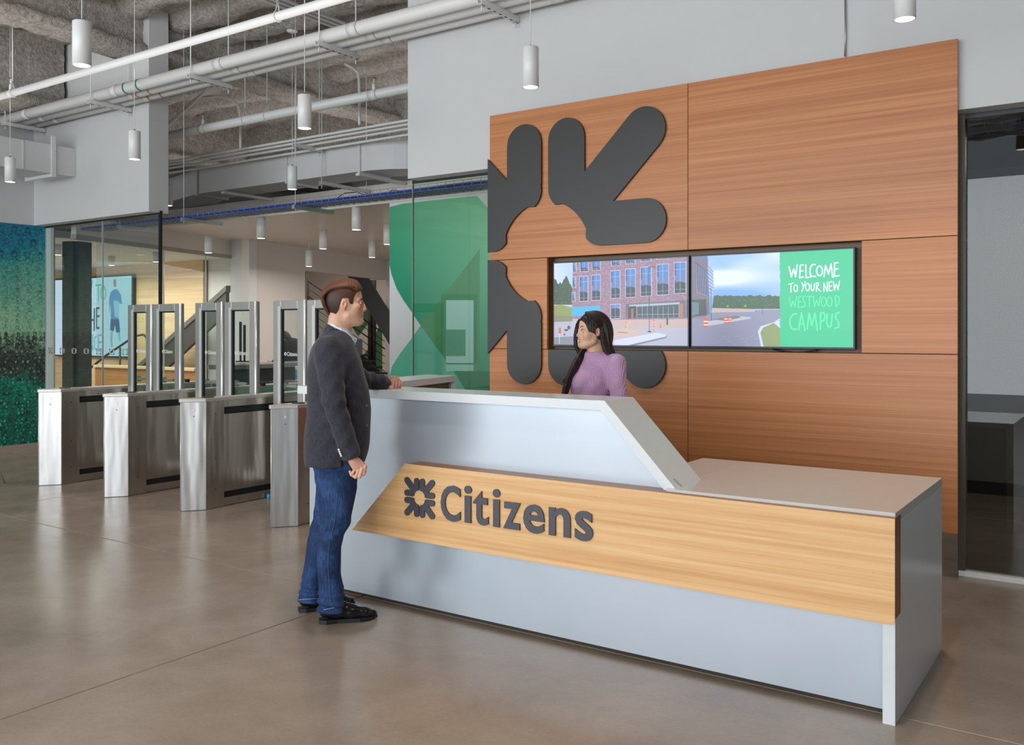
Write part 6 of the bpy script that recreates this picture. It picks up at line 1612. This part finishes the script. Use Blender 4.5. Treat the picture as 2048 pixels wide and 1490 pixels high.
for k in range(13):                                # sweep of the front hair from the parting
    u = k / 12
    a_ = WHl((.050 - .08 * u, .012, .146 + .002 * u)); 
    lock(hb, [a_, WHl((.060 - .08 * u, -.045, .130)), WHl((.046 - .07 * u, -.078, .092)), WHl((.012 - .05 * u, -.088, .052)), WHl((-.03 - .03 * u, -.085, .030))], [.006, .0075, .0085, .008, .005], .004)
# open the face and the ears
hb.ell(WHl((.126, 0, .004)), (.078, .105, .104), .006, sub=True, rot=RZ)
hb.ell(WHl((.056, 0, -.030)), (.056, .13, .064), .006, sub=True, rot=RZ)
hb.ell(WHl((.006, -.10, .024)), (.021, .05, .032), .005, sub=True, rot=RZ)
hb.ell(WHl((.010, -.03, -.085)), (.060, .085, .075), .01, sub=True, rot=RZ)
for k in range(15):                                # down the back
    u = k / 14; yy = -.07 + .15 * u; sx = random.uniform(-1.5, 1.5)
    lock(hb, [n(1200, 640, yy * .6), n(1210, 650, yy * .9), n(1214, 666, yy), n(1216 + sx, 684, yy), n(1220 + sx, 702, yy * .95), n(1221 + 3 * sx, 722, yy * .8 + .05), n(1218 + 3 * sx, 745, yy * .6 + .11)], [.016, .017, .018, .018, .017, .014, .006], .007)
for k in range(8):                                 # near-side lock from behind the ear to the shoulder
    u = k / 7; yy = -.080 + .02 * u
    lock(hb, [n(1204 + 4 * u, 652, yy * .8), n(1205 + 8 * u, 668, yy), n(1207 + 12 * u, 688, yy - .005), n(1213 + 13 * u, 704, yy - .02), n(1222 + 11 * u, 715 + 2 * u, yy - .03)], [.012, .014, .0145, .012, .005], .006)
for k in range(12):                                # far-side hair brought forward over the chest
    u = k / 11; j = random.uniform(-2, 2)
    lock(hb, [n(1170 + 4 * u, 690, .055 + .02 * u), n(1163 + 6 * u, 703, .03 + .03 * u), n(1153 + 12 * u + j, 720, -.055 + .05 * u), n(1142 + 11 * u + j, 742, -.120 + .06 * u), n(1133 + 9 * u + j, 762, -.160 + .06 * u), n(1129 + 7 * u + 1.5 * j, 782, -.170 + .06 * u), n(1127 + 6 * u + 2.0 * j, 794, -.165 + .06 * u)], [.008, .011, .013, .012, .010, .008, .003], .004)
for k in range(4):
    lock(hb, [n(1158 + k * 2, 640, .05), n(1151.5 + k * 1.5, 656, .080), n(1149 + k * 1.5, 676, .082), n(1149.5 + k * 1.5, 692, .075), n(1156 + k * 2, 706, .05)], [.007, .0065, .0065, .006, .006], .004)
lock(hb, [n(1132, 772, -.15), n(1127, 764, -.15), n(1128, 756, -.15)], [.004, .003, .001])
hb.warp(lambda X, Y, Z: (.0010 * np.sin(X * 420 + Y * 380 + 3 * np.sin(Z * 22))).astype(np.float32))
put('long_hair', hb, M['hair'], wo, wf, 1, dark_col)
# ================================================================== STAIR HALL BEYOND THE OPENING
struct('wall_stair_back', MB().box(-19, -12.0, 17.2, 17.3, 0, 3.9), M['wall_warm'])
struct('wall_stair_left', MB().box(-19.1, -19, 10.62, 17.3, 0, 3.9), M['wall_warm'])
struct('ceiling_stair', MB().box(-19, -12.0, 10.6, 17.3, 3.55, 3.65), M['wall_warm'])
struct('wall_stair_right', MB().box(-12.9, -12.8, 14.4, 17.3, 0, 3.9), M['wall_warm'])
area('stair_ceiling_light', (-15.2, 14.2, 3.5), (0, 0, 0), 3.5, 2.5, 70, (1.0, 0.92, 0.85))
EV = np.array([-SN, CS, 0.0])
def blade(p, q, w_, th, zc=True):
    """sloping flat bar between 3D points p and q, w_ tall, th thick along the view depth"""
    p, q = Vector(p), Vector(q); d = (q - p).normalized(); nn = Vector((CS, SN, 0)).cross(Vector((0, 0, 1)))
    side = nn.normalized() * th / 2; up = d.cross(side).normalized() * w_ / 2
    m_ = MB(); m_.prism([p + up - side, p - up - side, q - up - side, q + up - side], side * 2); return m_
st = thing('staircase', 'dark steel staircase with thin rails seen through the opening behind the man', 'stairs', tuple(at(700, 800, 19.5)))
part('stringer', blade(at(702, 530, 19.2), at(800, 690, 19.2), .36, .1), M['char_metal'], st)
for k in range(9):
    a_, b_ = at(616, 562 + k * 15, 19.9), at(770, 668 + k * 15, 19.9)
    part('rail', MB().tube([a_, b_], .016 if k in (0, 2) else .008, 6), M['char_metal'], st)
for px in (616, 740, 748): part('post', MB().box(-.03, .03, -.03, .03, 0, 1).box(-.03, .03, -.03, .03, 0, 1) if False else MB().tube([at(px, 548 if px == 616 else 560, 19.95), at(px, 800, 19.95)], .03 if px < 700 else .05, 6), M['char_metal'], st)
part('lower_stringer', blade(at(690, 700, 19.7), at(790, 790, 19.7), .34, .08), M['char_metal'], st)
for k in range(7):
    a_ = at(705 + k * 13, 712 + k * 12, 19.3); part('tread', MB().box(a_.x - .3, a_.x + .3, a_.y - .1, a_.y + .2, a_.z, a_.z + .04), M['char_metal'], st)
gg = plain('green_wall_paint', '3f7048', 0.6)
part_ = MB(); q = [onY(px, py, 17.19) for px, py in ((716, 670), (746, 610), (752, 640), (722, 700))]
o = MB().prism([onY(px, py, 17.19) for px, py in ((702, 650), (742, 600), (742, 640), (716, 672))], (0, -.004, 0)).build('painted_stripe', gg)
tag(o, 'small green painted stripe on the stair hall wall, upper', 'wall graphic', 'green stripes in the stair hall')
o = MB().prism([onY(px, py, 17.19) for px, py in ((764, 640), (764, 770), (718, 770), (706, 740), (742, 690))], (0, -.004, 0)).build('painted_stripe', gg)
tag(o, 'large green painted shape on the stair hall wall, lower', 'wall graphic', 'green stripes in the stair hall')
cb = at(708, 694, 13.0)
t = thing('control_box', 'dark box on a post just right of the man\'s collar', 'box', (cb.x, cb.y, 0))
part('box_body', MB().box(cb.x - .11, cb.x + .11, cb.y - .06, cb.y + .06, cb.z - .12, cb.z + .12), plain('slate_box', '33383f', 0.5), t, .006)
part('post', MB().tube([(cb.x, cb.y, 0), (cb.x, cb.y, cb.z - .1)], .03, 10), M['char_metal'], t)
part('red_indicator', MB().box(cb.x + .02, cb.x + .06, cb.y - .065, cb.y - .06, cb.z - .10, cb.z - .08), plain('red_dot', 'b05030', 0.4), t)
# ================================================================== MEETING ROOM STAIR / RAMP
rp = thing('ramp_stair', 'dark sloping steel stringer rising to the right behind the inner glass', 'stairs', (-14.5, 10.1, 0.3))
a_, b_ = onY(228, 790, 10.1), onY(452, 592, 10.1)
a2, b2 = onY(205, 790, 10.1), onY(452, 572, 10.1)
m_ = MB(); m_.prism([onY(200, 802, 10.1), onY(262, 802, 10.1), onY(452, 626, 10.1), onY(452, 572, 10.1)], (0, .07, 0)); part('stringer', m_, plain('blackened_stringer', '33302f', 0.5, 0.2, var=.25, scale=7), rp)
m_ = MB(); m_.prism([onY(200, 796, 10.08), onY(204, 802, 10.08), onY(452, 582, 10.08), onY(452, 571, 10.08)], (0, .11, 0)); part('stringer_flange', m_, plain('grey_flange', '5a5653', 0.5, 0.2), rp)
hr = [onY(180, 737, 10.3), onY(212, 711, 10.3), onY(270, 672, 10.3), onY(287, 669, 10.3), onY(295, 678, 10.3), onY(296, 700, 10.3)]
part('handrail', MB().tube(hr, .022, 8), M['char_metal'], rp)
part('rail_post', MB().tube([onY(240, 695, 10.3), onY(240, 780, 10.3)], .02, 8), M['char_metal'], rp)
bx = thing('timber_bench', 'low brown timber bench by the oak wall behind the glass', 'bench', tuple(onY(290, 790, 9.9)))
a_, b_ = onY(190, 750, 9.9), onY(392, 750, 9.9)
part('bench_body', MB().box(a_.x, b_.x, 9.9, 10.06, 0, onY(290, 738, 9.9).z - .0), wood('bench_timber', [(0.3, '8a5c2e'), (0.6, 'b07a42')], 20, .6, .5, 4.0), bx)
part('bench_top', MB().box(a_.x, b_.x, 9.86, 10.07, onY(290, 738, 9.9).z, onY(290, 733, 9.9).z), OAK, bx)
wt_ = text_mesh('wall_lettering', 'THE BAR', .30, plain('pale_wall_letters', 'd8cdbc', .6), (0, 0, 0), .01, .006)
wt_.location = (onY(330, 632, 10.02).x, 10.0, onY(330, 632, 10.02).z); wt_.scale = (.62, 1, 1)
bpy.data.objects.remove(wt_)
# ================================================================== BACK SECURITY COUNTER, GUARD, MONITORS
def fdp(px, py, d): return at(px, py, d)
c1, c2 = at(396, 730, 10.4), at(660, 730, 12.3)
sc_ = thing('security_counter', 'dark grey security counter with a rounded end beyond the turnstiles', 'counter', ((c1.x + c2.x) / 2, (c1.y + c2.y) / 2, 0))
dv = Vector((c2.x - c1.x, c2.y - c1.y, 0)).normalized(); nv = Vector((-dv.y, dv.x, 0))
if nv.y < 0: nv = -nv
ctz = 1.12
def cpl(pts, z0, z1): m_ = MB(); m_.prism([(Vector((c1.x, c1.y, 0)) + dv * u + nv * v) + Vector((0, 0, z0)) for u, v in pts], (0, 0, z1 - z0)); return m_
LL = (Vector((c2.x, c2.y, 0)) - Vector((c1.x, c1.y, 0))).length
rnd = [(.25 - .25 * math.sin(t), .25 - .25 * math.cos(t)) for t in np.linspace(0, PI, 9)]
part('counter_top', cpl([(LL, 0)] + rnd + [(LL, .5)], ctz - .05, ctz), plain('graphite_top', '6f6a66', .3), sc_, .002)
part('counter_front', cpl([(.42, .06), (LL, .06), (LL, .12), (.42, .12)], 0.0, ctz - .05), plain('concrete_grey_front', '4f5150', .6, var=.2, scale=12), sc_)
for k in range(2):
    p = at(481 + 8 * k, 727, 11.2); t = thing('desk_monitor', ['left', 'right'][k] + ' of two thin black monitors seen edge-on on the security counter', 'monitor', (p.x, p.y, ctz), 0, 'monitors on the security counter')
    dirm = Vector((ray(485, 700)[0], ray(485, 700)[1], 0)).normalized(); sdv = Vector((dirm.y, -dirm.x, 0))
    def mbx(w0, w1, l0, l1, z0, z1): m_ = MB(); m_.prism([Vector((p.x, p.y, z0)) + sdv * w + dirm * l for w, l in ((w0, l0), (w1, l0), (w1, l1), (w0, l1))], (0, 0, z1 - z0)); return m_
    part('screen_panel', mbx(-.016, .016, -.02, .42, ctz + .10, ctz + (.50 if k == 0 else .46)), M['black'], t); part('stand', mbx(-.012, .012, .12, .2, ctz + .01, ctz + .12), M['black'], t); part('base', mbx(-.06, .06, .06, .26, ctz, ctz + .012), M['black'], t)
gf = Frame(590, 12.75); q = gf.M
gd = thing('person', 'security person in a black hooded top leaning over the far counter', 'person', tuple(gf.W(np.array([0.0, 0, 0]))))
hood = Field((-.62, -.35, .75), (.35, .35, 1.72), .012)
hood.cap(q(584, 705, 0), q(588, 770, 0), .20, .20, .06); hood.cap(q(568, 712, -.05), q(612, 716, .08), .10, .10, .08); hood.cap(q(566, 712, -.12), q(548, 728, -.22), .062, .05, .05); hood.cap(q(606, 714, .1), q(612, 745, -.1), .07, .06, .05)
hood.ell(q(572, 692, 0), (.12, .13, .10), .05)
put('hooded_top', hood, plain('black_hoodie', '17181c', .9, var=.2), gd, gf)
bd = Field((-.62, -.4, .0), (.35, .35, 1.85), .013)
bd.ell(q(566, 681, -.02), (.085, .085, .11), .02); bd.cap(q(570, 692, 0), q(580, 715, 0), .06, .08, .03); bd.cap(q(584, 712, 0), q(588, 800, 0), .16, .15, .04)
for sd in (-1, 1):
    hp = q(588, 800, sd * .1); an = hp.copy(); an[2] = .06; bd.cap(hp, an, .08, .05, .04)
bd.cap(q(550, 726, -.2), q(538, 727, -.24), .035, .03, .02)
for k in range(4): bd.cap(q(540, 724 + k * .8, -.25 + .02 * k), q(530, 727, -.27 + .022 * k), .011, .009, .004)
bd.cap(q(541, 722, -.22), q(534, 722.5, -.2), .011, .009, .004)
V, F = bd.mesh(); to_mesh_obj('body', V, F, M['skin'], gd, gf.W, 1, lambda V: np.tile(L3('c08a70'), (len(V), 1)))
hh = Field((-.4, -.2, 1.3), (.2, .2, 1.8), .01); hh.ell(q(567.5, 678, .0), (.10, .10, .115), .02); hh.ell(q(575, 687, .02), (.06, .08, .09), .02); put('hair', hh, M['hair'], gd, gf, 1, lambda V: np.tile(L3('1c1512'), (len(V), 1)))
tr_ = Field((-.3, -.3, .02), (.35, .3, 1.05), .014)
for sd in (-1, 1):
    hp = q(588, 790, sd * .1); an = hp.copy(); an[2] = .06; tr_.cap(hp, an, .11, .075, .04)
put('trousers', tr_, plain('black_trousers', '1b1b20', .9), gd, gf)
# wipes canister on the ledge in front of the counter
cpos = at(597, 762, 10.6)
part('front_ledge', MB().box(cpos.x - .5, cpos.x + .6, cpos.y - .15, cpos.y + .15, cpos.z - .04, cpos.z), plain('ledge_grey', '5c5854', .4), sc_)
part('ledge_bracket', MB().box(cpos.x - .4, cpos.x + .5, cpos.y - .02, cpos.y + .15, 0, cpos.z - .04), plain('ledge_base', '4f5150', .6), sc_)
t = thing('wipes_canister', 'white canister with blue and teal label behind the gate glass beside the man', 'canister', tuple(cpos))
mb = MB(); mb.lathe([(0, 0), (.036, 0), (.038, .004), (.038, .148), (.036, .152), (0, .152)], tuple(cpos), 20); part('tub', mb, M['white'], t)
mb = MB(); mb.lathe([(.0385, .02), (.0388, .021), (.0388, .132), (.0385, .133)], tuple(cpos), 20); part('label_wrap', mb, plain('teal_label', '3aa0b4', .4, var=.3, scale=40), t)
mb = MB(); mb.lathe([(.040, .148), (.040, .168), (.030, .174), (0, .174)], tuple(cpos), 20); part('flip_lid', mb, M['white'], t)
# chair leg peeping in at the far left edge
cl0 = onZ(9, 966, 0)
t = thing('lounge_chair', 'chair standing just outside the left edge, only a slanting metal leg in view', 'chair', (cl0.x - .3, cl0.y - .1, 0))
for sx, sy in ((0, 0), (-.5, .1), (.02, -.5), (-.48, -.42)):
    part('leg', MB().tube([(cl0.x + sx, cl0.y + sy, 0.0), (cl0.x + sx * .8 - .14, cl0.y + sy * .85 - .12, .40)], .013, 8), M['galv'], t)
part('seat', MB().box(cl0.x - .78, cl0.x - .13, cl0.y - .70, cl0.y - .08, .40, .47), plain('grey_seat', '6c6a68', .8), t, .02)
part('backrest', MB().box(cl0.x - .84, cl0.x - .76, cl0.y - .70, cl0.y - .08, .47, .85), plain('grey_back', '6c6a68', .8), t, .02)
